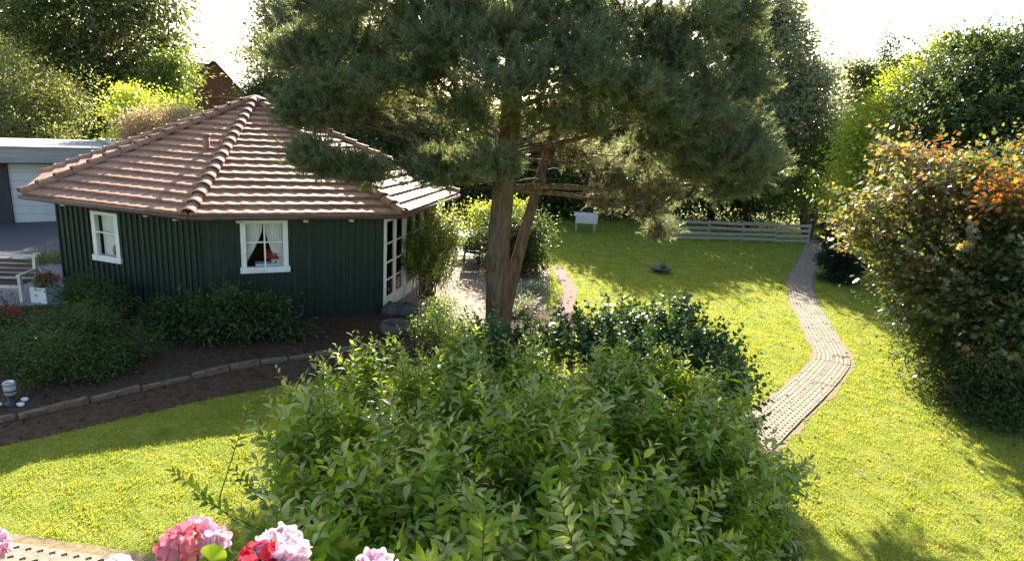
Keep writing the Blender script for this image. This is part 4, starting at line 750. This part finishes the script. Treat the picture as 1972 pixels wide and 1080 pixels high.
for (lb, b_, lobes) in [('dark leafy plant under the left window corner, first along the front wall', (-6.9, 12.3), [(-7.07,12.30,0.22,0.55,0.55,0.44), (-6.67,12.40,0.50,0.36,0.36,0.27)]),
                        ('dark leafy plant in the middle of the wall planting', (-5.9, 12.15), [(-5.99,12.10,0.41,0.56,0.56,0.47), (-5.71,12.20,0.73,0.35,0.35,0.28), (-6.22,12.00,0.15,0.40,0.40,0.23)]),
                        ('dark leafy plant at the right end of the wall planting', (-4.9, 12.5), [(-5.15,12.50,0.39,0.58,0.58,0.42), (-5.37,12.10,0.17,0.39,0.39,0.23), (-4.52,12.40,0.24,0.37,0.37,0.21)])]:
    tree('wall_plant', lb, 'plant', b_, lobes, LM['dark'], 170, 15, 0.11, 0.02, T_LEAF, spread=0.15, twigs=25, stems=4, group='plants along the pavilion wall')
tree('low_shrub', 'small leaved shrub in front of the pavilion corner', 'shrub', (-1.5, 12.7), [(-1.48,13.00,0.65,0.36,0.36,0.34), (-1.50,12.40,0.38,0.41,0.41,0.39), (-1.07,12.40,0.40,0.39,0.39,0.32), (-0.82,12.00,0.34,0.42,0.42,0.25)], LM['mid'], 420, 20, 0.05, 0.03, T_LEAF, spread=0.12, stems=3)
tree('white_flowers', 'low plant with small white flowers beside the slanting pine stem', 'plant', (0.35, 17.2), [(0.37,17.20,0.10,0.41,0.41,0.23), (0.74,17.40,0.15,0.27,0.27,0.18)], LM['mid'], 150, 14, 0.05, 0.02, T_LEAF, spread=0.1, twigs=8, extra=lambda o, P: foliage('flowers', [(0.39,17.10,0.25,0.38,0.38,0.17), (0.72,17.20,0.28,0.20,0.20,0.12)], LM['bloom'], o, 60, 5, 0.045, T_ROUND, 0.06))
tree('low_plant', 'spreading grey green plant at the foot of the slanting stem', 'plant', (0.35, 15.2), [(0.10,15.20,0.08,0.42,0.42,0.21), (0.48,15.40,0.25,0.26,0.26,0.16)], LM['grey'], 160, 14, 0.05, 0.02, T_LEAF, spread=0.1, twigs=8)
tree('terrace_plant', 'low green plant strip beside the terrace edge', 'plant', (-13.0, 17.3), [(-13.13,17.40,0.12,0.73,0.73,0.13), (-12.68,17.30,0.21,0.29,0.29,0.14)], LM['mid'], 120, 14, 0.06, 0.02, T_LEAF, spread=0.08, twigs=4)

# ---------------------------------------------------------------- foreground shrubs
def shoots(name, lobes, mat, parent, n, per, leaf, ln, T=T_LEAF, shell=0.12, updir=0.75, taper=True, zmin=0.1, wts=None, young=None, bundle=0):
    """leafy shoots rising out of the surface of the shrub, leaves spiralling up each one"""
    if bundle:                                  # shoots stand in bundles with darker gaps between them
        m_ = n // bundle; P, d, k = lobe_points(lobes, m_, shell, wts); P = np.repeat(P, bundle, 0) + rng.normal(size=(m_ * bundle, 3)) * [0.09, 0.09, 0.05]; d = np.repeat(d, bundle, 0) + rng.normal(size=(m_ * bundle, 3)) * 0.25; n = m_ * bundle
    else: P, d, k = lobe_points(lobes, n, shell, wts)
    d[:, 2] = np.abs(d[:, 2]) * 0.8 + 0.0
    A = unit(d * (1 - updir) + [0, 0, updir] + rng.normal(size=d.shape) * 0.22)
    L = ln * rng.uniform(0.55, 1.45, n); t = (np.arange(per) + rng.random(per) * .3) / per
    bend = unit(d + [0, 0, 0.1]) * 0.35; ax = A[:, None] * t[None, :, None] + bend[:, None] * (t[None, :, None] ** 2) * 0.5
    Q = P[:, None] + ax * L[:, None, None]; tan = unit(A[:, None] + bend[:, None] * t[None, :, None])
    ph = rng.random(n)[:, None] * 6.28 + np.arange(per)[None] * 2.4
    e1 = unit(np.cross(tan, [0.3, 0.2, 0.9])); e2 = np.cross(tan, e1); rad = e1 * np.cos(ph)[..., None] + e2 * np.sin(ph)[..., None]
    lift = 0.35 + 0.9 * t[None, :, None] ** 2
    D = unit(rad + tan * lift + rng.normal(size=Q.shape) * 0.15); N = unit(tan - D * 0.3 + rng.normal(size=Q.shape) * 0.15)
    S = leaf * (np.interp(t, [0, .25, .75, 1], [.75, 1.1, .9, .45])[None] if taper else 1.0) * rng.uniform(0.75, 1.25, (n, 1)) * rng.uniform(0.85, 1.15, (n, per))
    Q, D, N, S = Q.reshape(-1, 3), D.reshape(-1, 3), N.reshape(-1, 3), S.ravel(); ok = Q[:, 2] > zmin
    tip = np.broadcast_to(t[None] > 0.72, (n, per)).ravel()
    for nm_, sel, mt_ in ((name, ok & ~tip, mat), ('young_' + name, ok & tip, young or mat)):
        V, F = place(T, Q[sel], D[sel], N[sel], S[sel]); npmesh(nm_, V, F, mt_, parent)
    return P, A, bend, L
def stems(P, A, bend, L, r, parent, mat, down=0.5, name='twigs'):
    n = len(P); V = []; F = []; ts = np.array([-down, 0, .5, 1.0]); k = 0; ring = 3
    e1 = unit(np.cross(A, [0.31, 0.2, 0.9])); e2 = np.cross(A, e1); VV = []
    for q, t_ in enumerate(ts):
        c_ = P + A * (L * t_)[:, None] + bend * (L * 0.5 * max(t_, 0) ** 2)[:, None]; rr = r * (1.2 - 0.9 * max(t_, 0))
        for j in range(ring): VV.append(c_ + (e1 * math.cos(2.094 * j) + e2 * math.sin(2.094 * j)) * rr)
    VV = np.stack(VV, 1); F = np.array([(a * 3 + j, a * 3 + (j + 1) % 3, a * 3 + 3 + (j + 1) % 3, a * 3 + 3 + j) for a in range(3) for j in range(3)])
    FF = F[None] + (np.arange(n) * 12)[:, None, None]; npmesh(name, VV.reshape(-1, 3), FF.reshape(-1, 4), mat, parent)
o = thing('leafy_shrub', 'big light green shrub of upright leafy shoots filling the foreground', 'shrub', (0.0, 5.6, 0))
FS = [(-0.16,8.00,1.02,1.01,1.01,0.45), (-0.87,7.40,1.17,0.75,0.75,0.41), (0.74,7.60,1.08,0.90,0.90,0.52), (-0.99,6.20,1.14,1.04,1.04,0.47), (0.19,6.00,1.27,1.19,1.19,0.54), (1.51,6.60,1.22,0.94,0.94,0.63), (-1.25,4.80,1.51,0.80,0.80,0.34), (-0.24,4.40,1.65,1.01,1.01,0.42), (1.01,4.90,1.40,1.08,1.08,0.49), (2.02,5.60,1.11,0.54,0.54,0.66), (-1.13,3.90,1.66,0.46,0.46,0.18), (2.09,7.40,1.33,0.55,0.55,0.35), (0.09,3.60,1.83,1.10,1.10,0.32), (-0.76,3.40,1.97,0.55,0.55,0.20), (-1.52,7.20,1.33,0.20,0.20,0.17), (-1.69,4.70,1.37,0.18,0.18,0.09), (1.33,4.60,1.23,0.78,0.78,0.41)]
WT = [l[3] * l[5] / 1.0 for l in FS]
a = shoots('leaves', FS, LM['shrub'], o, 2300, 19, 0.135, 0.46, T_LEAF, 0.10, 0.5, wts=WT, young=LM['young'], bundle=6); stems(*a, 0.0035, o, M['stem'])
a = shoots('inner_leaves', [(l[0], l[1], l[2] - 0.12, l[3] * .9, l[4] * .9, l[5] * .85) for l in FS], LM['shrub'], o, 1300, 14, 0.10, 0.35, T_LEAF, 0.5, 0.4, wts=WT)
# long single shoots standing out of the outline
LONG = [((-2.64,5.60,1.37), (-2.55,5.80,1.81)), ((-2.07,5.60,1.46), (-2.21,5.80,1.86)), ((-1.84,6.60,1.39), (-2.03,6.70,1.83)), ((-1.24,7.60,1.60), (-1.59,7.80,1.93)), ((-2.51,4.80,1.37), (-2.87,4.90,1.57)), ((-1.89,4.60,1.45), (-2.23,4.70,1.75)), ((1.45,7.80,2.13), (1.45,8.00,2.95)), ((0.79,8.00,1.65), (0.47,8.30,2.38)), ((-0.96,8.20,1.84), (-1.07,8.40,2.37)), ((-0.69,8.10,1.74), (-0.59,8.30,2.20)), ((-1.85,4.10,1.66), (-2.31,4.20,1.82)), ((2.78,5.60,1.22), (2.98,5.80,1.46)), ((-2.03,6.10,1.43), (-2.11,6.20,1.80)), ((0.33,3.50,2.31), (0.26,3.70,2.51)), ((0.01,3.30,2.32), (-0.33,3.50,2.37)), ((-0.94,3.90,1.99), (-1.03,4.10,2.32)), ((-0.57,5.00,1.89), (-0.66,5.20,2.24)), ((0.89,4.40,1.87), (0.85,4.60,2.21))]
LP = np.array([q[0] for q in LONG]); LA = np.array([q[1] for q in LONG]) - LP; LLn = np.linalg.norm(LA, axis=1); LA = LA / LLn[:, None]
def long_shoots(name, P, A, L, per, leaf, mat, parent, T=T_LEAF):
    n = len(P); t = (np.arange(per) + .5) / per; Q = P[:, None] + A[:, None] * (t[None, :, None] * L[:, None, None]); side = unit(np.cross(A, [0.0, 1.0, 0.12]))
    sg = np.where(np.arange(per) % 2 == 0, 1.0, -1.0)[None, :, None]; rad = side[:, None] * sg + rng.normal(size=Q.shape) * 0.28
    D = unit(rad + A[:, None] * (0.55 + 0.8 * t[None, :, None] ** 2)); N = unit(rng.normal(size=Q.shape) * 0.3 + [0, -0.5, 0.9]); S = leaf * np.interp(t, [0, .3, .8, 1], [.8, 1.1, .85, .5])[None] * rng.uniform(.85, 1.15, Q.shape[:2])
    V, F = place(T, Q.reshape(-1, 3), D.reshape(-1, 3), N.reshape(-1, 3), S.ravel()); npmesh(name, V, F, mat, parent)
NEAR = [((0.34,3.20,2.22), (0.27,3.50,2.69)), ((0.46,3.10,2.31), (0.34,3.30,2.62)), ((0.06,3.20,2.25), (-0.26,3.50,2.47)), ((-0.07,3.00,2.35), (-0.08,3.30,2.56)), ((-0.96,3.80,1.97), (-1.13,4.00,2.40)), ((-0.71,3.80,1.99), (-0.64,4.00,2.32)), ((-1.27,4.00,1.77), (-1.41,4.20,2.11)), ((0.71,3.30,2.19), (0.89,3.60,2.43)), ((1.52,4.20,1.69), (1.76,4.40,2.07)), ((-0.37,3.40,2.15), (-0.45,3.70,2.47)), ((0.72,4.80,1.99), (0.75,5.00,2.42)), ((-0.03,5.20,1.87), (-0.16,5.50,2.26)), ((1.42,5.80,1.70), (1.51,6.00,2.18)), ((-1.20,5.80,1.47), (-1.38,6.00,1.99))]
for q_, (a_, b_) in enumerate(LONG + NEAR):
    A_ = np.array([b_]) - np.array([a_]); L_q = np.linalg.norm(A_, axis=1); A_ = A_ / L_q[:, None]; P_ = np.array([a_])
    mb = MB(); mb.tube([Vector(a_) - Vector(A_[0]) * L_q[0] * 0.9, Vector(a_), Vector(b_)], [0.006, 0.005, 0.0015], 5); sh_ = mb.build('shoot', M['stem'], o)
    near_ = q_ >= len(LONG); long_shoots('leaves', P_, A_, L_q, 16 if near_ else 15, 0.115 if near_ else 0.105, LM['young'] if near_ and q_ % 3 else LM['shrub'], sh_, T_LEAF)
mb = MB()
for _ in range(60):
    l = random.choice(FS); b_ = Vector((random.uniform(-.8, .9), random.uniform(5, 6.6), -0.05)); limb(mb, b_, (l[0], l[1], l[2]), 0.03, 0.008, 0.10, 6)
mb.build('stems', M['stem'], o)
o = thing('lilac_bush', 'dark broad leaved bush behind the light green foreground shrub', 'shrub', (2.3, 8.3, 0))
LB = [(1.65,8.60,1.67,0.46,0.46,0.34), (2.34,8.70,1.76,0.47,0.47,0.33), (2.82,8.40,1.43,0.43,0.43,0.37), (2.95,8.00,0.95,0.31,0.31,0.49), (1.01,8.80,1.52,0.46,0.46,0.28), (2.02,8.40,1.34,0.76,0.76,0.46), (3.11,8.20,1.30,0.19,0.19,0.23), (-0.13,8.80,1.36,0.46,0.46,0.23), (3.06,7.60,0.78,0.16,0.16,0.41)]
a = shoots('leaves', LB, LM['lilac'], o, 900, 16, 0.088, 0.34, T_ROUND, 0.15, 0.6); stems(*a, 0.004, o, M['stem'])
mb = MB()
for l in LB:
    for _ in range(4): limb(mb, (2.3 + random.uniform(-.4, .4), 8.3 + random.uniform(-.3, .3), -.05), l[:3], 0.03, 0.01, 0.08)
mb.build('stems', M['stem'], o)
o = thing('box_bush', 'dark small leaved bush along the right flank of the foreground shrub', 'shrub', (3.0, 6.3, 0))
BB = [(2.74,6.60,0.97,0.28,0.28,0.42), (2.84,6.20,0.70,0.27,0.27,0.48), (2.92,5.90,0.40,0.25,0.25,0.36), (2.71,6.90,1.21,0.20,0.20,0.24), (2.69,5.80,0.59,0.37,0.37,0.44)]
foliage('leaves', BB, LM['dark'], o, 1500, 20, 0.036, T_LEAF, 0.07, 0.35)
mb = MB()
for l in BB:
    for _ in range(4): limb(mb, (3.0 + random.uniform(-.2, .2), 6.3 + random.uniform(-.4, .3), -.05), l[:3], 0.02, 0.006, 0.05)
mb.build('stems', M['stem'], o)

o = thing('light_shrub', 'light green upright shrub at the glazed corner of the pavilion', 'shrub', (-2.25, 16.3, 0))
LS = [(-2.18,16.30,1.32,0.58,0.58,0.55), (-1.94,16.20,0.72,0.50,0.50,0.50), (-2.50,16.20,0.97,0.39,0.39,0.69), (-2.10,16.40,1.86,0.28,0.28,0.36), (-1.65,16.40,1.54,0.30,0.30,0.41)]
a = shoots('leaves', LS, LM['lime'], o, 620, 15, 0.095, 0.55, T_LEAF, 0.4, 0.8, young=LM['young']); stems(*a, 0.005, o, M['stem'])
mb = MB()
for l in LS:
    for _ in range(4): limb(mb, (-2.25 + random.uniform(-.2, .2), 16.3 + random.uniform(-.2, .2), -.05), l[:3], 0.025, 0.008, 0.04)
mb.build('stems', M['stem'], o)

a = shoots('spray_leaves', [(14.16,20.50,6.86,1.54,1.54,1.13), (12.94,19.50,5.77,1.35,1.35,0.87), (15.47,21.00,6.97,1.29,1.29,1.29), (13.98,21.00,7.74,0.63,0.63,0.52), (13.91,19.00,5.31,1.36,1.36,0.87), (12.29,19.50,5.21,0.85,0.85,0.66)], LM['dark'], ASH, 420, 18, 0.17, 1.0, T_LEAF, 0.12, 0.2); stems(*a, 0.006, ASH, M['bark2'], name='spray_twigs')
a = shoots('spray_leaves', MP, LM['maple'], mpo, 420, 14, 0.115, 0.85, T_STAR, 0.12, 0.12); stems(*a, 0.005, mpo, M['bark2'], name='spray_twigs')

# ---------------------------------------------------------------- geraniums on the balcony edge
PET = {n_: leafmat('petal_' + n_, st, 0.35, 1.0, 0.55, 6.0, 0.3, (1, .9, .95)) for n_, st in {
 'coral': [(0, (0.62, 0.10, 0.13)), (0.5, (0.75, 0.24, 0.27)), (1, (0.85, 0.42, 0.48))], 'pink': [(0, (0.78, 0.40, 0.48)), (1, (0.85, 0.62, 0.70))],
 'pale': [(0, (0.75, 0.58, 0.62)), (1, (0.85, 0.80, 0.82))], 'red': [(0, (0.65, 0.02, 0.05)), (1, (0.78, 0.08, 0.12))], 'whitep': [(0, (0.78, 0.76, 0.72)), (1, (0.85, 0.84, 0.80))]}.items()}
nv = [(0, 0, 0)]; Tn = 7
for k in range(Tn): an = -1.15 + 2.3 * k / (Tn - 1); nv.append((0.55 + 0.48 * math.cos(an * 1.35), 0.44 * math.sin(an * 1.35), 0.10 - 0.16 * abs(math.sin(an))))
T_PETAL = (np.array(nv), np.array([(0, k, k + 1) for k in range(1, Tn)]))
def flower_head(parent, c_, r, n, mat, name='flower_head', size=0.017):
    d = rdir(n * 3); d = d[d[:, 2] > -0.35][:n]; c0 = np.array(c_) + d * r * rng.uniform(0.8, 1.08, (len(d), 1)) * [1, 1, 0.8]; VV = []; FF = []; k = 0
    for q in range(len(d)):
        nrm = unit(d[q] + rng.normal(size=3) * 0.25); e1 = unit(np.cross(nrm, rng.normal(size=3))); e2 = np.cross(nrm, e1)
        an = np.arange(5) * 1.2566 + rng.random() * 6; D = e1 * np.cos(an)[:, None] + e2 * np.sin(an)[:, None] + nrm * rng.uniform(.15, .5)
        V, F = place(T_PETAL, np.repeat(c0[q][None], 5, 0), D, np.repeat(nrm[None], 5, 0), size * rng.uniform(.9, 1.2)); VV.append(V); FF.append(F + k); k += len(V)
    return npmesh(name, np.concatenate(VV), np.concatenate(FF), mat, parent, smooth=True)
def scallop_leaf(parent, c_, r, tilt, mat):
    V = [c_]; n = 24; tx = Vector(tilt).normalized(); e1 = tx.cross(Vector((0.2, 1, 0.1))).normalized(); e2 = tx.cross(e1)
    for j in range(n):
        a = 0.35 + (2 * PI - 0.7) * j / (n - 1); rr = r * (1 + 0.07 * math.cos(j * 2.6)); V.append(Vector(c_) + (e1 * math.cos(a) + e2 * math.sin(a)) * rr + tx * (0.18 * r * math.sin(j * 1.3) * .4 + 0.15 * r))
    mb = MB(); mb.add(V, [(0, j, j + 1) for j in range(1, n)], True); return mb.build('leaf', mat, parent)
BOX = Vector((-0.66, 0.93, 3.62))
wb = thing('window_box', 'terracotta flower box holding the geraniums below the picture edge', 'flower box', (BOX.x, BOX.y, 3.44))
mb = MB().box((BOX.x, BOX.y, 3.52), (1.7, 0.2, 0.16), bev=0.01); mb.build('box', M['terracotta'], wb); MB().box((BOX.x, BOX.y, 3.603), (1.64, 0.15, 0.012)).build('earth', M['soil'], wb)
for (lab, main, extra) in [
  ('coral and pink geranium with two heads, left of the palest one', ((-0.56,0.98,3.91), 0.035, 30, 'coral'), [((-0.52,1.00,3.91), 0.021, 14, 'pink'), ((-0.55,1.01,3.92), 0.015, 8, 'pink')]),
  ('almost white geranium with a red heart', ((-0.38,0.95,3.93), 0.041, 40, 'pale'), [((-0.40,0.92,3.94), 0.024, 18, 'red'), ((-0.35,0.93,3.94), 0.022, 12, 'pink')]),
  ('pale pink geranium just rising over the lower edge, right of the others', ((-0.20,0.93,3.92), 0.030, 26, 'pale'), [((-0.21,0.92,3.94), 0.018, 9, 'pink')]),
  ('small white geranium only its top showing at the lower edge', ((-0.67,0.95,3.87), 0.019, 16, 'whitep'), []),
  ('pink geranium cut by the left picture edge', ((-0.91,0.98,3.88), 0.020, 18, 'pink'), [])]:
    c_, r, n, mt = main; c_ = Vector(c_); st = Vector((c_.x, BOX.y, 3.60))
    o = thing('geranium', lab, 'flower', st, 'geraniums on the balcony edge')
    flower_head(o, c_, r, n, PET[mt]); mb = MB(); mb.tube([st, st.lerp(c_, .5) + Vector((0.01, 0.01, 0)), c_], [0.004, 0.0035, 0.003], 6)
    for e in extra:
        flower_head(o, e[0], e[1], e[2], PET[e[3]], 'flower_head'); mb.tube([st, st.lerp(Vector(e[0]), .5) + Vector((0.015, 0, 0)), e[0]], [0.004, 0.0035, 0.0025], 6)
    for j in range(7):
        a = j * 0.9; p = st.lerp(c_, 0.25 + 0.07 * j) + Vector((math.cos(a) * 0.05, math.sin(a) * 0.05, 0)); mb.tube([st.lerp(c_, 0.15 + 0.05 * j), p], [0.002, 0.0016], 5); scallop_leaf(o, p, random.uniform(.022, .034), (math.cos(a) * .4, math.sin(a) * .4 - .3, 1), LM['shrub'])
    if 'coral' in lab: p = Vector((-0.49,0.93,3.92)); mb.tube([st.lerp(c_, .5), p], [0.002, 0.002], 5); scallop_leaf(o, p, 0.028, (0, -.6, 1), LM['shrub'])
    mb.build('stem', M['stem'], o)

# ---------------------------------------------------------------- garden furniture and ornaments
# slatted fence
fa, fb = Vector((*(7.10,28.03), 0)), Vector((*(13.66,29.17), 0)); fd = (fb - fa).normalized(); fl = (fb - fa).length
o = thing('slatted_fence', 'low weathered grey fence of wavy horizontal boards at the end of the lawn', 'fence', fa)
for k in range(5): MB().box(tuple(fa + fd * (fl * k / 4) + Vector((0, 0.04, 0.45))), (0.09, 0.06, 0.98), math.atan2(fd.y, fd.x)).build('post', M['fence'], o)
for k in range(4):
    for h in range(4):
        a = fa + fd * (fl * k / 4 + .02) + Vector((0, -0.02, 0.14 + 0.23 * h + random.uniform(-.035, .035))); b = fa + fd * (fl * (k + 1) / 4 - .02) + Vector((0, -0.02, 0.14 + 0.23 * h + random.uniform(-.04, .04)))
        MB().bar(a, b, 0.022, random.uniform(0.11, 0.15)).build('board', M['fence'], o)
# leaning pole by the path end
p = Vector((*(15.95,34.51), 0)); MBp = MB().tube([(14.77,32.00,0.45), (14.10,32.40,1.36)], [0.07, 0.06], 8); tag(MBp.build('leaning_pole', M['pale_wood'], loc=tuple(p)), 'pale pole leaning at the right end of the slatted fence', 'pole')
# white board table
bt = Vector((*(3.21,28.84), 0)); o = thing('garden_table', 'small white topped table standing in the shade at the far lawn', 'table', bt)
MB().box(tuple(bt + Vector((0, 0, 0.78))), (1.05, 0.65, 0.05), 0.05, 0, 0.12, bev=0.01).build('top', M['garage_white'], o); MB().box(tuple(bt + Vector((0, -0.36, 0.60))), (1.0, 0.03, 0.34), 0.05, 0, 0.0).build('front_panel', M['garage_white'], o)
for sx in (-.42, .42):
    for sy in (-.24, .24): MB().bar(bt + Vector((sx, sy, 0)), bt + Vector((sx, sy, .76)), 0.05).build('leg', M['metal'], o)
# bird bath stone
bb = Vector((*(5.08,21.18), 0)); o = thing('bird_bath', 'pale stone bird bath lying in the shaded lawn', 'bird bath', bb)
MB().lathe(bb, [(0.20, -0.02), (0.22, 0.04), (0.36, 0.12), (0.40, 0.17), (0.37, 0.18), (0.26, 0.13), (0.05, 0.11)], 20).build('bowl', M['rock'], o); MB().blob(bb + Vector((0.1, 0.1, 0.2)), (0.12, 0.07, 0.07), 3).build('bird', M['kerb'], o)
# armchair and parasol-white table behind the pine
ch = Vector((*(-1.39,20.68), 0)); o = thing('patio_chair', 'dark blue garden chair with curved back on the sunny patio', 'chair', ch)
MB().box(tuple(ch + Vector((0, 0, 0.44))), (0.52, 0.5, 0.09), 0.1, bev=0.03).build('seat', M['blue'], o); MB().box(tuple(ch + Vector((0.0, -0.26, 0.74))), (0.5, 0.07, 0.46), 0.1, 0, -0.12, bev=0.03).build('backrest', M['blue'], o)
mb = MB(); mb.tube([ch + Vector((-.27, -.3, .5)), ch + Vector((-.25, -.33, .95)), ch + Vector((-.12, -.34, 1.08)), ch + Vector((.12, -.34, 1.08)), ch + Vector((.25, -.33, .95)), ch + Vector((.27, -.3, .5))], 0.018, 6)
for sx in (-.27, .27): mb.tube([ch + Vector((sx, -.28, .66)), ch + Vector((sx, .2, .66)), ch + Vector((sx, .24, .40))], 0.016, 6)
mb.build('frame', M['black'], o)
for sx in (-.25, .25):
    for sy in (-.24, .24): MB().tube([ch + Vector((sx, sy, 0)), ch + Vector((sx, sy, .42))], 0.016, 6).build('leg', M['black'], o)
tb = ch + Vector((-0.35, 1.3, 0)); o = thing('patio_table', 'white round garden table behind the blue chair', 'table', tb)
MB().lathe(tb + Vector((0, 0, 0.72)), [(0.60, -0.03), (0.62, 0), (0.60, 0.02), (0.02, 0.022)], 28).build('top', M['white'], o); MB().tube([tb, tb + Vector((0, 0, .7))], [0.05, 0.04], 10).build('pedestal', M['white'], o); MB().lathe(tb, [(0.28, 0), (0.26, 0.03), (0.05, 0.05)], 16).build('foot', M['white'], o)
# rocks and stone ring by the pavilion corner
st = Vector((*(-2.49,13.25), 0)); o = thing('stone_ring', 'round grey stone trough with a dark hollow at the pavilion corner', 'stone trough', st)
MB().lathe(st, [(0.30, -0.03), (0.36, 0.08), (0.37, 0.20), (0.33, 0.25), (0.26, 0.25), (0.22, 0.16), (0.05, 0.14)], 22).build('ring', M['rock'], o); MB().lathe(st + Vector((0, 0, .13)), [(0.22, 0), (0.12, 0.05), (0.03, 0.06)], 14).build('earth', M['soil'], o)
for (nm, lab, px, rr, sd) in [('boulder', 'flat grey boulder behind the stone trough', (-2.58,14.81), (0.42, 0.30, 0.17), 4), ('boulder', 'rough grey boulder wedged against the pavilion corner', (-2.89,14.61), (0.24, 0.2, 0.2), 9), ('boulder', 'low mossy boulder right of the stone trough', (-1.92,13.43), (0.28, 0.22, 0.16), 5)]:
    mb = MB().blob((px[0], px[1], rr[2] * .5), rr, sd, 18, 0.13); tag(mb.build(nm, M['rock'], loc=(px[0], px[1], 0)), lab, 'boulder', 'boulders at the pavilion corner')
for (lab, a, b) in [('long pale edging stone lying right of the pine trunk', (-0.08,14.89), (0.37,15.52)), ('pale edging stone curving up toward the brick paving', (0.40,15.61), (0.87,16.60))]:
    a = Vector((*a, 0.07)); b = Vector((*b, 0.07)); tag(MB().bar(a, b, 0.13, 0.15).build('edging_stone', M['paver'], loc=tuple(a - Vector((0, 0, .07)))), lab, 'edging stone', 'pale edging stones by the pine')
# bollard lamp
lp = Vector((*(-7.61,8.90), 0)); o = thing('garden_lamp', 'small bollard lamp with pale glass and black cap at the left of the bed', 'lamp', lp)
MB().lathe(lp, [(0.11, 0), (0.11, 0.02), (0.045, 0.04), (0.04, 0.16)], 16).build('base', M['black'], o); MB().lathe(lp + Vector((0, 0, .16)), [(0.07, 0), (0.085, 0.03), (0.085, 0.17), (0.07, 0.18)], 18).build('glass', M['lampglass'], o)
MB().lathe(lp + Vector((0, 0, .335)), [(0.09, 0), (0.092, 0.02), (0.06, 0.05), (0.02, 0.06)], 18).build('cap', M['metal'], o); MB().lathe(lp + Vector((0, 0, .225)), [(0.088, 0), (0.088, 0.022)], 18).build('band', M['black'], o)
for k, (dx, dy, lab) in enumerate([(0.17, -0.04, 'white pebble right of the bollard lamp'), (-0.13, -0.09, 'white pebble in front of the bollard lamp'), (0.10, 0.13, 'white pebble behind the bollard lamp')]):
    mb = MB().blob((lp.x + dx, lp.y + dy, 0.03), (0.06, 0.045, 0.035), k + 20, 10, 0.1); tag(mb.build('pebble', M['white'], loc=(lp.x + dx, lp.y + dy, 0)), lab, 'stone', 'pebbles round the bollard lamp')
# planter with flowers on the terrace
pp = Vector((*(-10.83,14.00), 0)); o = thing('planter', 'square white planter with red and green flowers on the terrace edge', 'planter', pp)
mb = MB(); 
for (s0, s1) in (((0.40, .03), (0, -.185)), ((0.40, .03), (0, .185))): mb.box((pp.x + s1[0], pp.y + s1[1], .19), (0.40, .03, .38), -0.1)
for sx in (-.185, .185): mb.box((pp.x + sx, pp.y, .19), (.03, .335, .376), -0.1)
mb.build('box', M['white'], o); MB().box((pp.x, pp.y, .31), (.35, .33, .03), -.1).build('earth', M['soil'], o)
foliage('leaves', [(pp.x + .02, pp.y, .50, .28, .2, .12)], LM['mid'], o, 70, 14, 0.06, T_LEAF, 0.08); foliage('flowers', [(pp.x + .1, pp.y, .56, .22, .16, .09)], LM['redbloom'], o, 40, 8, 0.04, T_ROUND, 0.05)
# bench group at the left edge
bc = Vector((*(-11.74,13.88), 0)); ang = 0.15; o = thing('garden_bench', 'pale framed wooden garden bench cut by the left edge on the terrace', 'bench', bc)
bx_, by_ = Vector((math.cos(ang), math.sin(ang), 0)), Vector((-math.sin(ang), math.cos(ang), 0))
def bl(x, y, z): return bc + bx_ * x + by_ * y + Vector((0, 0, z))
for sx in (-1.1, 0.55):
    mb = MB().bar(bl(sx, -.22, 0), bl(sx, -.22, .64), .07); mb.bar(bl(sx, .35, 0), bl(sx, .42, .95), .07); mb.bar(bl(sx, -.28, .66), bl(sx, .40, .66), .08, .04); mb.build('side_frame', M['pale_wood'], o)
mb = MB(); [mb.bar(bl(-1.1, -.2 + k * .11, .43), bl(.55, -.2 + k * .11, .43), .09, .025) for k in range(5)]; mb.build('seat', M['wood'], o)
mb = MB(); [mb.bar(bl(-1.1, .37 + k * .012, .52 + k * .11), bl(.55, .37 + k * .012, .52 + k * .11), .025, .085) for k in range(4)]; mb.build('backrest', M['wood'], o)
MB().bar(bl(-1.15, .43, .98), bl(.62, .43, .98), .09, .045).build('top_rail', M['pale_wood'], o); MB().bar(bl(-1.1, -.24, .40), bl(.58, -.24, .40), .03, .07).build('front_rail', M['pale_wood'], o)
for (lab, px, r, mt) in [('round sandy boulder beside the bench on the terrace', (-13.76,17.20), (0.36, .25, .17), 'pale_wood'), ('small white stone between terrace and driveway', (-13.98,17.99), (.13, .1, .1), 'white'), ('small white stone at the pavilion corner of the driveway', (-13.48,18.59), (.08, .07, .07), 'white')]:
    tag(MB().blob((px[0], px[1], r[2] * .6), r, len(lab), 14, 0.1).build('stone', M[mt], loc=(px[0], px[1], 0)), lab, 'stone', 'stones on the terrace')
